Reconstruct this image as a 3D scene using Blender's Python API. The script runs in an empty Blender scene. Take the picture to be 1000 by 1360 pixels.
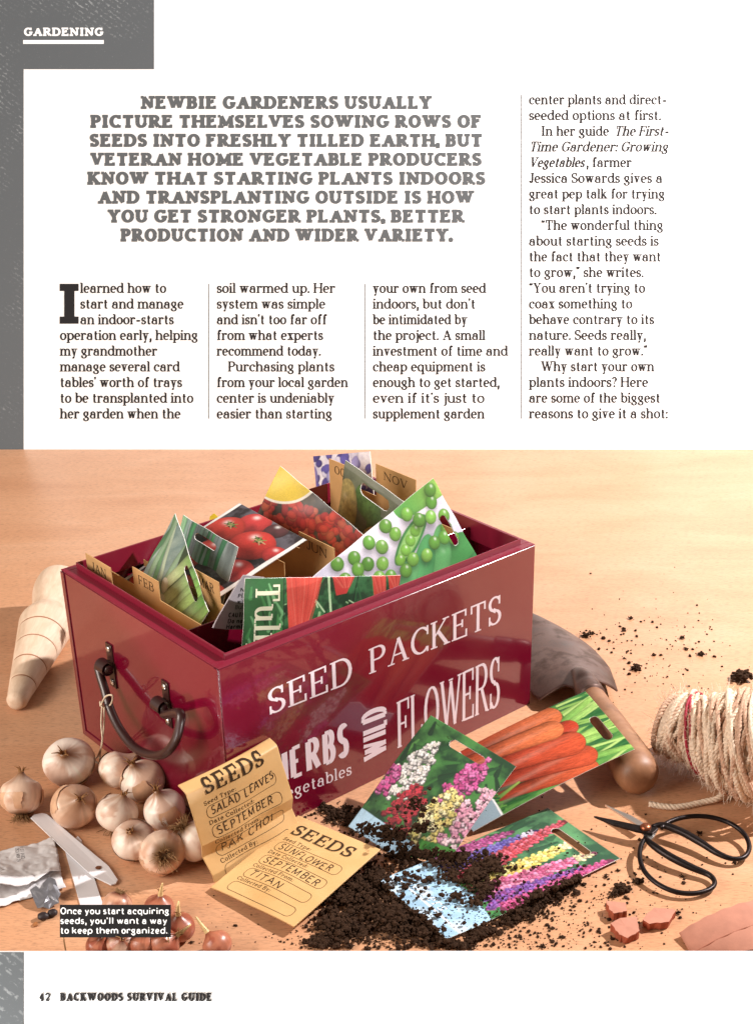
import bpy, math, random
import numpy as np
from mathutils import Vector, Matrix, noise as mnoise
R = math.radians
random.seed(7); rng = np.random.default_rng(11)
scene = bpy.context.scene
C = scene.collection

# ------------------------------------------------------------------ camera
FPX, PITCH, CX, CY, DIST, HGT = 1834.178, 0.48305, 590.39, 842.25, 1.05282, 0.6703
PW, PH = 1000.0, 1360.0
cam = bpy.data.cameras.new('camera'); camo = bpy.data.objects.new('camera', cam); C.objects.link(camo)
cam.sensor_fit = 'VERTICAL'; cam.sensor_height = 36.0
cam.lens = 36.0 * FPX / PH
cam.shift_x = (PW / 2 - CX) / PH
cam.shift_y = (CY - PH / 2) / PH
cam.clip_start = 0.02; cam.clip_end = 100
camo.location = (0, -DIST, HGT); camo.rotation_euler = (R(90) - PITCH, 0, 0)
scene.camera = camo
CO = np.array([0, -DIST, HGT]); cP, sP = math.cos(PITCH), math.sin(PITCH)

def ray(px, py):
    x = (px - CX) / FPX; y = -(py - CY) / FPX
    return np.array([x, cP + y * sP, -sP + y * cP])
def at(px, py, z=0.0):
    d = ray(px, py); t = (z - HGT) / d[2]
    return CO + t * d
def on_plane(px, py, P0, n):
    d = ray(px, py); t = np.dot(np.asarray(P0) - CO, n) / np.dot(d, n)
    return CO + t * d
def depth(P):
    P = np.asarray(P) - CO
    return P[1] * cP - P[2] * sP
def mpp(P): return depth(P) / FPX         # metres to one photo pixel at P

# seed box frame
PHI, BW, BH, BL = 0.7423, 0.23942, 0.16487, 0.34
U = np.array([math.cos(PHI), math.sin(PHI), 0]); V = np.array([-math.sin(PHI), math.cos(PHI), 0]); Z = np.array([0, 0, 1.0])
F0 = np.array([-0.16938, -0.14721, 0])
def bx(u, v, z): return F0 + U * u + V * v + Z * z
def onray_u(px, py, u): return on_plane(px, py, bx(u, 0, 0), U)
def onray_v(px, py, v): return on_plane(px, py, bx(0, v, 0), V)
BOXM = Matrix(((U[0], V[0], 0, F0[0]), (U[1], V[1], 0, F0[1]), (0, 0, 1, 0), (0, 0, 0, 1)))

# ------------------------------------------------------------------ colour, materials
def lin(c):
    if isinstance(c, str):
        c = [int(c[i:i + 2], 16) / 255 for i in (0, 2, 4)]
    return np.array([x / 12.92 if x <= .04045 else ((x + .055) / 1.055) ** 2.4 for x in c])
class NT:
    def __init__(s, name):
        s.m = bpy.data.materials.new(name); s.m.use_nodes = True
        s.t = s.m.node_tree; s.b = s.t.nodes['Principled BSDF']
    def n(s, typ, **kw):
        q = s.t.nodes.new(typ)
        for k, v in kw.items():
            if k in q.inputs: q.inputs[k].default_value = v
            else: setattr(q, k, v)
        return q
    def l(s, a, b): s.t.links.new(a, b)
    def coord(s, scale=(1, 1, 1), rot=(0, 0, 0), which='Object'):
        tc = s.n('ShaderNodeTexCoord'); mp = s.n('ShaderNodeMapping')
        mp.inputs['Scale'].default_value = scale; mp.inputs['Rotation'].default_value = rot
        s.l(tc.outputs[which], mp.inputs['Vector']); return mp.outputs['Vector']
    def noise(s, vec, scale=5, detail=4, rough=.55, dist=0):
        q = s.n('ShaderNodeTexNoise'); q.inputs['Scale'].default_value = scale; q.inputs['Detail'].default_value = detail
        q.inputs['Roughness'].default_value = rough; q.inputs['Distortion'].default_value = dist
        s.l(vec, q.inputs['Vector']); return q.outputs['Fac']
    def ramp(s, fac, stops):
        q = s.n('ShaderNodeValToRGB'); e = q.color_ramp.elements
        while len(e) < len(stops): e.new(.5)
        for i, (p, c) in enumerate(stops):
            e[i].position = p; c = c if not np.isscalar(c) else (c, c, c); e[i].color = (*c[:3], 1)
        s.l(fac, q.inputs['Fac']); return q.outputs['Color']
    def mix(s, fac, a, b, mode='MIX'):
        q = s.n('ShaderNodeMix', data_type='RGBA', blend_type=mode)
        for v, i in ((fac, 0), (a, 6), (b, 7)):
            if hasattr(v, 'is_linked'): s.l(v, q.inputs[i])
            else: q.inputs[i].default_value = v if i == 0 else (*v[:3], 1)
        return q.outputs[2]
    def bump(s, h, strength=.3, dist=.001):
        q = s.n('ShaderNodeBump'); q.inputs['Strength'].default_value = strength; q.inputs['Distance'].default_value = dist
        s.l(h, q.inputs['Height']); s.l(q.outputs['Normal'], s.b.inputs['Normal'])
    def set(s, **kw):
        for k, v in kw.items():
            k = k.replace('_', ' ')
            if hasattr(v, 'is_linked'): s.l(v, s.b.inputs[k])
            elif isinstance(v, (tuple, list, np.ndarray)): s.b.inputs[k].default_value = (*v[:3], 1)
            else: s.b.inputs[k].default_value = v
        return s
def plain(name, col, rough=.5, spec=.5, metal=0, var=.0, vscale=40, bump=0, bscale=200, bdist=.0005):
    m = NT(name); col = lin(col) if isinstance(col, str) else np.array(col)
    m.set(Roughness=rough, Metallic=metal); m.b.inputs['Specular IOR Level'].default_value = spec
    if var or bump: v = m.coord()
    if var:
        m.set(Base_Color=m.ramp(m.noise(v, vscale), [(.25, col * (1 - var)), (.75, np.minimum(col * (1 + var), .95))]))
    else: m.set(Base_Color=col)
    if bump: m.bump(m.noise(v, bscale, 5), bump, bdist)
    return m.m
def painted(name, rough=.35, spec=.5, bump=0, bscale=300, coat=0):
    m = NT(name); a = m.n('ShaderNodeVertexColor'); a.layer_name = 'print'
    m.set(Base_Color=a.outputs['Color'], Roughness=rough); m.b.inputs['Specular IOR Level'].default_value = spec
    m.b.inputs['Coat Weight'].default_value = coat; m.b.inputs['Coat Roughness'].default_value = .1
    if bump: m.bump(m.noise(m.coord(), bscale, 4), bump, .0006)
    return m.m

# ------------------------------------------------------------------ objects
def tag(o, label, cat, group=None):
    o['label'] = label; o['category'] = cat
    if group: o['group'] = group
    return o
def thing(name, label, cat, loc=(0, 0, 0), group=None):
    o = bpy.data.objects.new(name, None); C.objects.link(o); o.location = loc; o.empty_display_size = .01
    return tag(o, label, cat, group)
def mesh(name, verts, faces, mat, parent=None, smooth=False, colors=None):
    me = bpy.data.meshes.new(name); verts = np.asarray(verts, float)
    off = np.array(parent.location) if parent is not None and parent.type == 'EMPTY' else np.zeros(3)
    p = parent
    while p is not None and p.type != 'EMPTY': p = p.parent
    if p is not None: off = np.array(p.location)
    me.from_pydata((verts - off).tolist(), [], [tuple(int(i) for i in f) for f in faces]); me.update()
    for m in (mat if isinstance(mat, (list, tuple)) else [mat]): me.materials.append(m)
    if smooth: me.polygons.foreach_set('use_smooth', [True] * len(me.polygons))
    if colors is not None:
        at_ = me.color_attributes.new('print', 'FLOAT_COLOR', 'POINT')
        cc = np.ones((len(verts), 4), np.float32); cc[:, :3] = colors; at_.data.foreach_set('color', cc.ravel())
    o = bpy.data.objects.new(name, me); C.objects.link(o)
    if parent is not None: o.parent = parent
    return o
class MB:
    def __init__(s): s.v = []; s.f = []; s.n = 0
    def add(s, v, f):
        v = np.asarray(v, float); s.v.append(v); s.f += [tuple(i + s.n for i in q) for q in f]; s.n += len(v)
    def box(s, lo, hi, M=None):
        x0, y0, z0 = lo; x1, y1, z1 = hi
        v = np.array([(x0, y0, z0), (x1, y0, z0), (x1, y1, z0), (x0, y1, z0), (x0, y0, z1), (x1, y0, z1), (x1, y1, z1), (x0, y1, z1)], float)
        if M is not None: v = np.array([M(*q) for q in v])
        s.add(v, [(3, 2, 1, 0), (4, 5, 6, 7), (0, 1, 5, 4), (1, 2, 6, 5), (2, 3, 7, 6), (3, 0, 4, 7)])
    def tube(s, pts, r, sides=8, closed=False, caps=True, flat=None):
        pts = np.asarray(pts, float); n = len(pts); r = np.broadcast_to(np.asarray(r, float), (n,))
        tg = np.roll(pts, -1, 0) - np.roll(pts, 1, 0)
        if not closed: tg[0] = pts[1] - pts[0]; tg[-1] = pts[-1] - pts[-2]
        tg /= np.linalg.norm(tg, axis=1)[:, None] + 1e-12
        a = np.array([0, 0, 1.0]) if abs(tg[0][2]) < .9 else np.array([1.0, 0, 0])
        nx = np.cross(tg[0], a); nx /= np.linalg.norm(nx); vs = []
        for i in range(n):
            nx = nx - tg[i] * (nx @ tg[i]); nx /= np.linalg.norm(nx) + 1e-12; ny = np.cross(tg[i], nx)
            for k in range(sides):
                t = 2 * math.pi * k / sides; vs.append(pts[i] + r[i] * (math.cos(t) * nx + math.sin(t) * ny))
        fs = []
        for i in range(n if closed else n - 1):
            j = (i + 1) % n
            for k in range(sides): fs.append((i * sides + k, i * sides + (k + 1) % sides, j * sides + (k + 1) % sides, j * sides + k))
        if caps and not closed:
            fs.append(tuple(range(sides))[::-1]); fs.append(tuple((n - 1) * sides + k for k in range(sides)))
        s.add(vs, fs)
    def slab(s, top, thick=.001):
        """polygon (world points, any plane, counter-clockwise from above) given thickness downwards"""
        top = np.asarray(top, float); n = len(top)
        nn = np.zeros(3)
        for i in range(n): nn += np.cross(top[i], top[(i + 1) % n])
        nn /= np.linalg.norm(nn)
        s.add(np.vstack([top, top - nn * thick]), [tuple(range(n)), tuple(range(2 * n - 1, n - 1, -1))] + [(i + n, (i + 1) % n + n, (i + 1) % n, i) for i in range(n)])
    def build(s, name, mat, parent=None, smooth=False):
        return mesh(name, np.vstack(s.v), s.f, mat, parent, smooth)
def lathe(prof, axis0, axisdir, n=40, ref=None, rfun=None):
    """prof: (distance along axis, radius); returns verts, faces"""
    d = np.asarray(axisdir, float); d /= np.linalg.norm(d)
    a = np.array([0, 0, 1.0]) if abs(d[2]) < .9 else np.array([1.0, 0, 0])
    nx = np.cross(d, a); nx /= np.linalg.norm(nx); ny = np.cross(d, nx); v = []; f = []
    for (h, r) in prof:
        for k in range(n):
            t = 2 * math.pi * k / n; rr = r * (rfun(h, t) if rfun else 1)
            v.append(np.asarray(axis0) + d * h + rr * (math.cos(t) * nx + math.sin(t) * ny))
    m = len(prof)
    for i in range(m - 1):
        for k in range(n): f.append((i * n + k, i * n + (k + 1) % n, (i + 1) * n + (k + 1) % n, (i + 1) * n + k))
    f.append(tuple(range(n))[::-1]); f.append(tuple((m - 1) * n + k for k in range(n)))
    return np.array(v), f
def bevel(o, w=.001, seg=2, angle=30):
    b = o.modifiers.new('bevel', 'BEVEL'); b.width = w; b.segments = seg; b.limit_method = 'ANGLE'; b.angle_limit = R(angle)
    return o
def spline(pts, k=8, closed=False):
    P = np.asarray(pts, float); n = len(P); out = []
    for i in range(n if closed else n - 1):
        if closed: p0, p1, p2, p3 = P[(i - 1) % n], P[i], P[(i + 1) % n], P[(i + 2) % n]
        else: p0, p1, p2, p3 = P[max(i - 1, 0)], P[i], P[i + 1], P[min(i + 2, n - 1)]
        for j in range(k):
            t = j / k
            out.append(.5 * (2 * p1 + (p2 - p0) * t + (2 * p0 - 5 * p1 + 4 * p2 - p3) * t * t + (3 * p1 - p0 - 3 * p2 + p3) * t ** 3))
    if not closed: out.append(P[-1])
    return np.array(out)
# ------------------------------------------------------------------ lettering drawn from strokes
# each glyph: width | strokes. L line, t thin line, T thick line, A arc(cx cy rx ry from to), s serif(x y side), k tick(x y dy), d dot(x y)
UP = {
'A': '.9|t 0 0 .45 1;T .45 1 .9 0;t .17 .34 .73 .34;s 0 0 b;s .9 0 b',
'B': '.72|L .12 0 .12 1;L .12 1 .42 1;A .42 .765 .24 .235 90 -90;L .42 .53 .12 .53;A .42 .265 .3 .265 90 -90;L .42 0 .12 0;s .12 0 l;s .12 1 l',
'C': '.8|A .43 .5 .42 .5 42 318;k .76 .98 -.3;k .76 .02 .16',
'D': '.86|L .12 0 .12 1;L .12 1 .4 1;A .4 .5 .44 .5 90 -90;L .4 0 .12 0;s .12 0 l;s .12 1 l',
'E': '.74|L .12 0 .12 1;L .12 1 .7 1;L .12 .52 .52 .52;L .12 0 .74 0;k .7 1 -.22;k .74 0 .25;k .52 .64 -.24;s .12 0 l;s .12 1 l',
'F': '.7|L .12 0 .12 1;L .12 1 .7 1;L .12 .5 .52 .5;k .7 1 -.22;k .52 .62 -.24;s .12 0 b;s .12 1 l',
'G': '.86|A .43 .5 .42 .5 42 320;k .76 .98 -.28;L .76 .08 .76 .42;s .76 .42 b',
'H': '.9|L .12 0 .12 1;L .78 0 .78 1;t .12 .52 .78 .52;s .12 0 b;s .12 1 b;s .78 0 b;s .78 1 b',
'I': '.44|L .22 0 .22 1;s .22 0 b;s .22 1 b',
'J': '.5|L .36 1 .36 .24;A .18 .24 .18 .24 0 -170;s .36 1 b',
'K': '.86|L .12 0 .12 1;t .12 .38 .72 1;T .34 .58 .78 0;s .12 0 b;s .12 1 b;s .72 1 b;s .78 0 b',
'L': '.7|L .12 0 .12 1;L .12 0 .7 0;k .7 0 .28;s .12 0 l;s .12 1 b',
'M': '1.06|t .1 0 .14 1;T .14 1 .53 .08;t .53 .08 .92 1;L .92 1 .96 0;s .1 0 b;s .96 0 b;s .1 1 l;s .96 1 r',
'N': '.9|t .12 0 .12 1;T .12 1 .78 0;t .78 0 .78 1;s .12 0 b;s .12 1 l;s .78 1 b',
'O': '.86|A .43 .5 .42 .5 0 360',
'P': '.7|L .12 0 .12 1;L .12 1 .4 1;A .4 .745 .28 .255 90 -90;L .4 .49 .12 .49;s .12 0 b;s .12 1 l',
'Q': '.86|A .43 .5 .42 .5 0 360;T .46 .22 .82 -.16',
'R': '.82|L .12 0 .12 1;L .12 1 .4 1;A .4 .755 .27 .245 90 -90;L .4 .51 .12 .51;T .4 .51 .74 0;s .12 0 b;s .12 1 l;s .76 0 r',
'S': '.64|A .33 .755 .28 .245 35 250;T .24 .55 .4 .46;A .32 .25 .3 .25 70 -150;k .58 .98 -.26;k .05 .02 .28',
'T': '.78|L .39 0 .39 1;L .02 1 .76 1;k .02 1 -.26;k .76 1 -.26;s .39 0 b',
'U': '.86|L .13 1 .13 .36;A .44 .36 .31 .36 180 360;t .75 .36 .75 1;s .13 1 b;s .75 1 b',
'V': '.88|T 0 1 .44 0;t .44 0 .88 1;s 0 1 b;s .88 1 b',
'W': '1.24|T 0 1 .33 0;t .33 0 .62 .95;T .62 .95 .93 0;t .93 0 1.24 1;s 0 1 b;s 1.24 1 b;s .62 .98 b',
'X': '.86|T .04 1 .82 0;t .04 0 .8 1;s .04 1 b;s .82 0 b;s .04 0 b;s .8 1 b',
'Y': '.84|T 0 1 .42 .45;t .42 .45 .84 1;L .42 .45 .42 0;s 0 1 b;s .84 1 b;s .42 0 b',
'Z': '.7|L .04 1 .68 1;T .68 1 .02 0;L .02 0 .7 0;k .04 1 -.22;k .7 0 .22',
'4': '.7|t .46 1 .02 .3;L .02 .3 .68 .3;L .48 0 .48 1;s .48 0 b',
'2': '.74|A .36 .70 .31 .30 170 -40;h .60 .50 .08 .06;h .04 0 .72 0;h .04 .03 .72 .03',
'0': '.6|A .3 .5 .28 .5 0 360', '5': '.6|L .52 1 .12 1;L .12 1 .1 .58;A .28 .32 .28 .32 130 -150', '8': '.6|A .3 .76 .22 .24 0 360;A .3 .27 .27 .27 0 360', '3': '.6|A .28 .75 .25 .25 150 -90;A .28 .26 .29 .26 90 -150', '1': '.4|L .2 0 .2 1;t .2 1 .06 .85;s .2 0 b',
}
LO = {
'a': '.94|A .42 .66 .3 .34 160 0;L .72 .66 .72 .16;A .86 .16 .14 .16 180 270;A .4 .29 .36 .29 60 300;L .72 .5 .56 .55;d .16 .74',
'b': '.98|L .16 0 .16 1.5;A .52 .5 .38 .5 150 -150;s .16 1.5 l',
'c': '.82|A .46 .5 .4 .5 50 310;d .7 .78',
'd': '1.02|A .46 .5 .38 .5 30 330;L .82 1.5 .82 0;s .82 1.5 l;s .84 0 r',
'e': '.86|A .45 .5 .4 .5 0 315;t .06 .53 .84 .53',
'f': '.66|L .24 0 .24 1.15;A .5 1.15 .26 .35 180 60;h -.02 .94 .58 .94;s .24 0 b;d .62 1.4',
'g': '.9|A .4 .66 .32 .34 0 360;A .42 -.12 .38 .3 120 -200;t .62 .9 .86 1;t .3 .36 .22 .2;T .22 .18 .6 .15',
'h': '1.04|L .16 0 .16 1.5;A .52 .6 .34 .4 180 0;L .86 .6 .86 0;s .16 1.5 l;s .16 0 b;s .86 0 b',
'i': '.42|L .2 0 .2 1;s .2 1 l;s .2 0 b;d .2 1.38',
'j': '.42|L .24 1 .24 -.2;A .06 -.2 .18 .25 0 -140;s .24 1 l;d .24 1.38',
'k': '.98|L .16 0 .16 1.5;t .16 .4 .76 1;T .38 .62 .82 0;s .16 1.5 l;s .16 0 b;s .76 1 b;s .84 0 b',
'l': '.42|L .2 0 .2 1.5;s .2 1.5 l;s .2 0 b',
'm': '1.56|L .16 0 .16 1;A .48 .6 .31 .4 180 0;L .79 .6 .79 0;A 1.1 .6 .31 .4 180 0;L 1.41 .6 1.41 0;s .16 1 l;s .16 0 b;s .79 0 b;s 1.41 0 b',
'n': '1.04|L .16 0 .16 1;A .52 .6 .34 .4 180 0;L .86 .6 .86 0;s .16 1 l;s .16 0 b;s .86 0 b',
'o': '.92|A .46 .5 .41 .5 0 360',
'p': '1|L .16 -.45 .16 1;A .52 .5 .38 .5 150 -150;s .16 1 l;s .16 -.45 b',
'q': '1|A .46 .5 .38 .5 30 330;L .82 1 .82 -.45;s .82 -.45 b',
'r': '.76|L .18 0 .18 1;A .52 .62 .34 .38 180 65;s .18 1 l;s .18 0 b;d .68 .88',
's': '.7|A .36 .74 .26 .26 30 250;T .26 .56 .44 .45;A .34 .26 .29 .26 70 -150;k .6 .97 -.25;k .08 .03 .27',
't': '.66|L .26 1.34 .26 .24;A .48 .24 .22 .24 180 320;h -.02 .94 .66 .94',
'u': '1.02|L .16 1 .16 .4;A .49 .4 .33 .4 180 360;L .82 1 .82 0;s .16 1 l;s .82 1 l;s .84 0 r',
'v': '.9|T .06 1 .45 0;t .45 0 .84 1;s .06 1 b;s .84 1 b',
'w': '1.3|T .06 1 .36 0;t .36 0 .64 1;T .64 1 .94 0;t .94 0 1.24 1;s .06 1 b;s 1.24 1 b;s .64 1 b',
'x': '.9|T .08 1 .8 0;t .1 0 .78 1;s .08 1 b;s .8 0 b;s .1 0 b;s .78 1 b',
'y': '.9|T .06 1 .47 0;t .84 1 .36 -.32;s .06 1 b;s .84 1 b;d .26 -.36',
'z': '.78|L .08 1 .7 1;t .7 1 .06 0;L .06 0 .72 0;k .08 1 -.25;k .72 0 .25',
'.': '.3|d .15 .08', ',': '.34|d .17 .08;T .22 .02 .06 -.42', ':': '.3|d .15 .08;d .15 .82', '-': '.75|T .0 .5 .75 .5',
"'": '.3|d .15 1.42;t .18 1.4 .08 1.12', '\u201c': '.56|d .14 1.24;t .1 1.26 .2 1.5;d .4 1.24;t .36 1.26 .46 1.5',
'\u201d': '.56|d .16 1.42;t .2 1.4 .08 1.14;d .42 1.42;t .46 1.4 .34 1.14', '?': '.7|A .34 1.15 .26 .32 170 -60;t .44 .86 .34 .42;d .34 .08',
'/': '.5|t .05 0 .45 1.3',
}
def glyph(ch):
    if ch in UP: return UP[ch], True
    if ch in LO: return LO[ch], False
    return None, False
def layout(text, cap, xh, thick, thin, serif=0.0, sth=None, width=None, slant=0, sb=.1, space=.42, ktick=1.0, jitter=0, squash=1.0, rnd=None):
    """Strokes of a line of text: list of (polyline (n,2), widths (n,)). Baseline y = 0, starts x = 0. `width` fits the line to that length."""
    sth = thin if sth is None else sth
    rnd = rnd or random.Random(3)
    fixed = 0.0; prop = 0.0
    for ch in text:
        if ch == ' ': prop += space * cap; continue
        g, up = glyph(ch)
        prop += float(g.split('|')[0]) * (cap if up else xh) + 2 * sb * cap; fixed += 0
    lead = 0.0
    sx = squash if width is None else (width - thick * .2) / prop
    out = []; x = thick * .1 - sb * cap * sx * .6
    def dirw(dx, dy):
        l = math.hypot(dx, dy) + 1e-12
        return thin + (thick - thin) * (abs(dy) / l) ** 1.4
    for ch in text:
        if ch == ' ': x += space * cap * sx; continue
        g, up = glyph(ch); w, body = g.split('|'); w = float(w); S = cap if up else xh
        H = S
        x0 = x + sb * cap * sx; W = w * S * sx
        jx, jy, js = ((rnd.uniform(-1, 1) * jitter * cap * .3, rnd.uniform(-1, 1) * jitter * cap, rnd.uniform(-1, 1) * jitter) if jitter else (0, 0, 0))
        xs = []
        for st in body.split(';'):
            c, *n = st.split(); n = [float(q) if q not in 'blr' else 0 for q in n]
            if c in 'LtTh': xs += [n[0], n[2]]
            elif c == 'A':
                k = 12; xs += [n[0] + n[2] * math.cos(R(n[4] + (n[5] - n[4]) * i / k)) for i in range(k + 1)]
            elif c == 'd': xs.append(n[0])
        lo_, hi_ = min(xs), max(xs); mL = mR = 0; m0 = serif * cap * min(1, sx) * .85
        for st in body.split(';'):
            if st[0] == 's' and m0:
                q = st.split(); v_ = float(q[1])
                if q[3] in 'bl' and v_ < lo_ + .2: mL = m0
                if q[3] in 'br' and v_ > hi_ - .2: mR = m0
        if W - thick - mL - mR < W * .3: mL = mR = 0
        def mp(a, b):
            xx = x0 + jx + ((a - lo_) / (hi_ - lo_) * (W - thick - mL - mR) + thick / 2 + mL if hi_ - lo_ > .12 and not jitter else (a / w) * (W - thick) + thick / 2)
            yy = thin / 2 + b * (H - thin) + jy
            return (xx + (slant + js) * yy, yy)
        for st in body.split(';'):
            c, *n = st.split(); 
            if c in ('L', 't', 'T', 'h'):
                q = list(map(float, n)); p0, p1 = mp(*q[:2]), mp(*q[2:])
                if jitter:
                    m_ = ((p0[0] + p1[0]) / 2 + rnd.uniform(-1, 1) * jitter * cap * .4, (p0[1] + p1[1]) / 2 + rnd.uniform(-1, 1) * jitter * cap * .4); pl = [p0, m_, p1]
                else: pl = [p0, p1]
                ww = {'L': dirw(p1[0] - p0[0], p1[1] - p0[1]), 't': thin, 'T': thick, 'h': thin + (thick - thin) * .3}[c]
                if jitter: ww = thick
                out.append((np.array(pl), np.full(len(pl), ww)))
            elif c == 'A':
                cx, cy, rx, ry, a0, a1 = map(float, n); k = max(5, int(abs(a1 - a0) / 18))
                aa = [R(a0 + (a1 - a0) * i / k) for i in range(k + 1)]
                pl = np.array([mp(cx + rx * math.cos(a), cy + ry * math.sin(a)) for a in aa])
                d = np.gradient(pl, axis=0); out.append((pl, np.array([dirw(*q) for q in d])))
            elif c == 's' and serif:
                px, py = mp(float(n[0]), float(n[1])); L = thick / 2 + serif * cap * min(1, sx * 1.1)
                l, r = (L if n[2] in 'bl' else 0), (L if n[2] in 'br' else 0)
                out.append((np.array([(px - l, py), (px + r, py)]), np.full(2, sth)))
            elif c == 'k' and serif:
                p0 = mp(float(n[0]), float(n[1])); dy = float(n[2]) * H * ktick
                out.append((np.array([(p0[0], p0[1] + (thin / 2 if dy < 0 else -thin / 2)), (p0[0], p0[1] + dy)]), np.full(2, max(sth, thick * .55))))
            elif c == 'd':
                px, py = mp(float(n[0]), float(n[1])); r = thick * (.62 if serif else .55)
                a = np.linspace(0, 2 * math.pi, 9); out.append(('dot', np.array([(px + r * math.cos(t), py + r * math.sin(t)) for t in a[:-1]])))
        x += W + 2 * sb * cap * sx
    return out
def strokes_mesh(mb, strokes, fn, lift=.000006, dense=0):
    """fn(x, y, h) -> world point, h height above the surface"""
    for i, (pl, w) in enumerate(strokes):
        h = (i % 9) * lift
        if isinstance(pl, str):
            mb.add([fn(a, b, h) for a, b in w], [tuple(range(len(w)))]); continue
        w = np.asarray(w, float)
        if dense:
            q, ww = [pl[0]], [w[0]]
            for j in range(len(pl) - 1):
                m_ = max(1, int(np.linalg.norm(pl[j + 1] - pl[j]) / dense))
                for i_ in range(1, m_ + 1): q.append(pl[j] + (pl[j + 1] - pl[j]) * i_ / m_); ww.append(w[j] + (w[j + 1] - w[j]) * i_ / m_)
            pl, w = np.array(q), np.array(ww)
        d = np.gradient(pl, axis=0); d /= np.linalg.norm(d, axis=1)[:, None] + 1e-12
        nn = np.stack([-d[:, 1], d[:, 0]], 1); hw = (np.asarray(w) / 2)[:, None]
        a = pl + nn * hw; b = pl - nn * hw; n = len(pl)
        mb.add([fn(q[0], q[1], h) for q in a] + [fn(q[0], q[1], h) for q in b], [(j, j + n, j + n + 1, j + 1) for j in range(n - 1)])
def write(mb, text, fn, x, y, dense=0, **kw):
    strokes_mesh(mb, layout(text, **kw), lambda a, b, h: fn(x + a, y + b, h), dense=dense)
# ------------------------------------------------------------------ printed pictures as point colours on paper grids
def vnoise(X, Y, scale, seed=0, octaves=4):
    g = np.random.default_rng(seed); out = np.zeros_like(X); amp = 1; tot = 0
    for o in range(octaves):
        T = g.random((64, 64)); x = X * scale; y = Y * scale
        xi = np.floor(x).astype(int); yi = np.floor(y).astype(int); fx = x - xi; fy = y - yi
        fx = fx * fx * (3 - 2 * fx); fy = fy * fy * (3 - 2 * fy)
        a = T[yi % 64, xi % 64]; b = T[yi % 64, (xi + 1) % 64]; c = T[(yi + 1) % 64, xi % 64]; d = T[(yi + 1) % 64, (xi + 1) % 64]
        out += amp * ((a * (1 - fx) + b * fx) * (1 - fy) + (c * (1 - fx) + d * fx) * fy); tot += amp; amp *= .5; scale *= 2.1
    return out / tot
def jc(c, g, amt=.18):
    return np.clip(lin(c) * (1 + g.uniform(-amt, amt)) * np.array([1 + g.uniform(-.06, .06), 1 + g.uniform(-.06, .06), 1 + g.uniform(-.06, .06)]), 0, 1)
def tint(col): return lin(col) if isinstance(col, str) else np.asarray(col)
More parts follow.
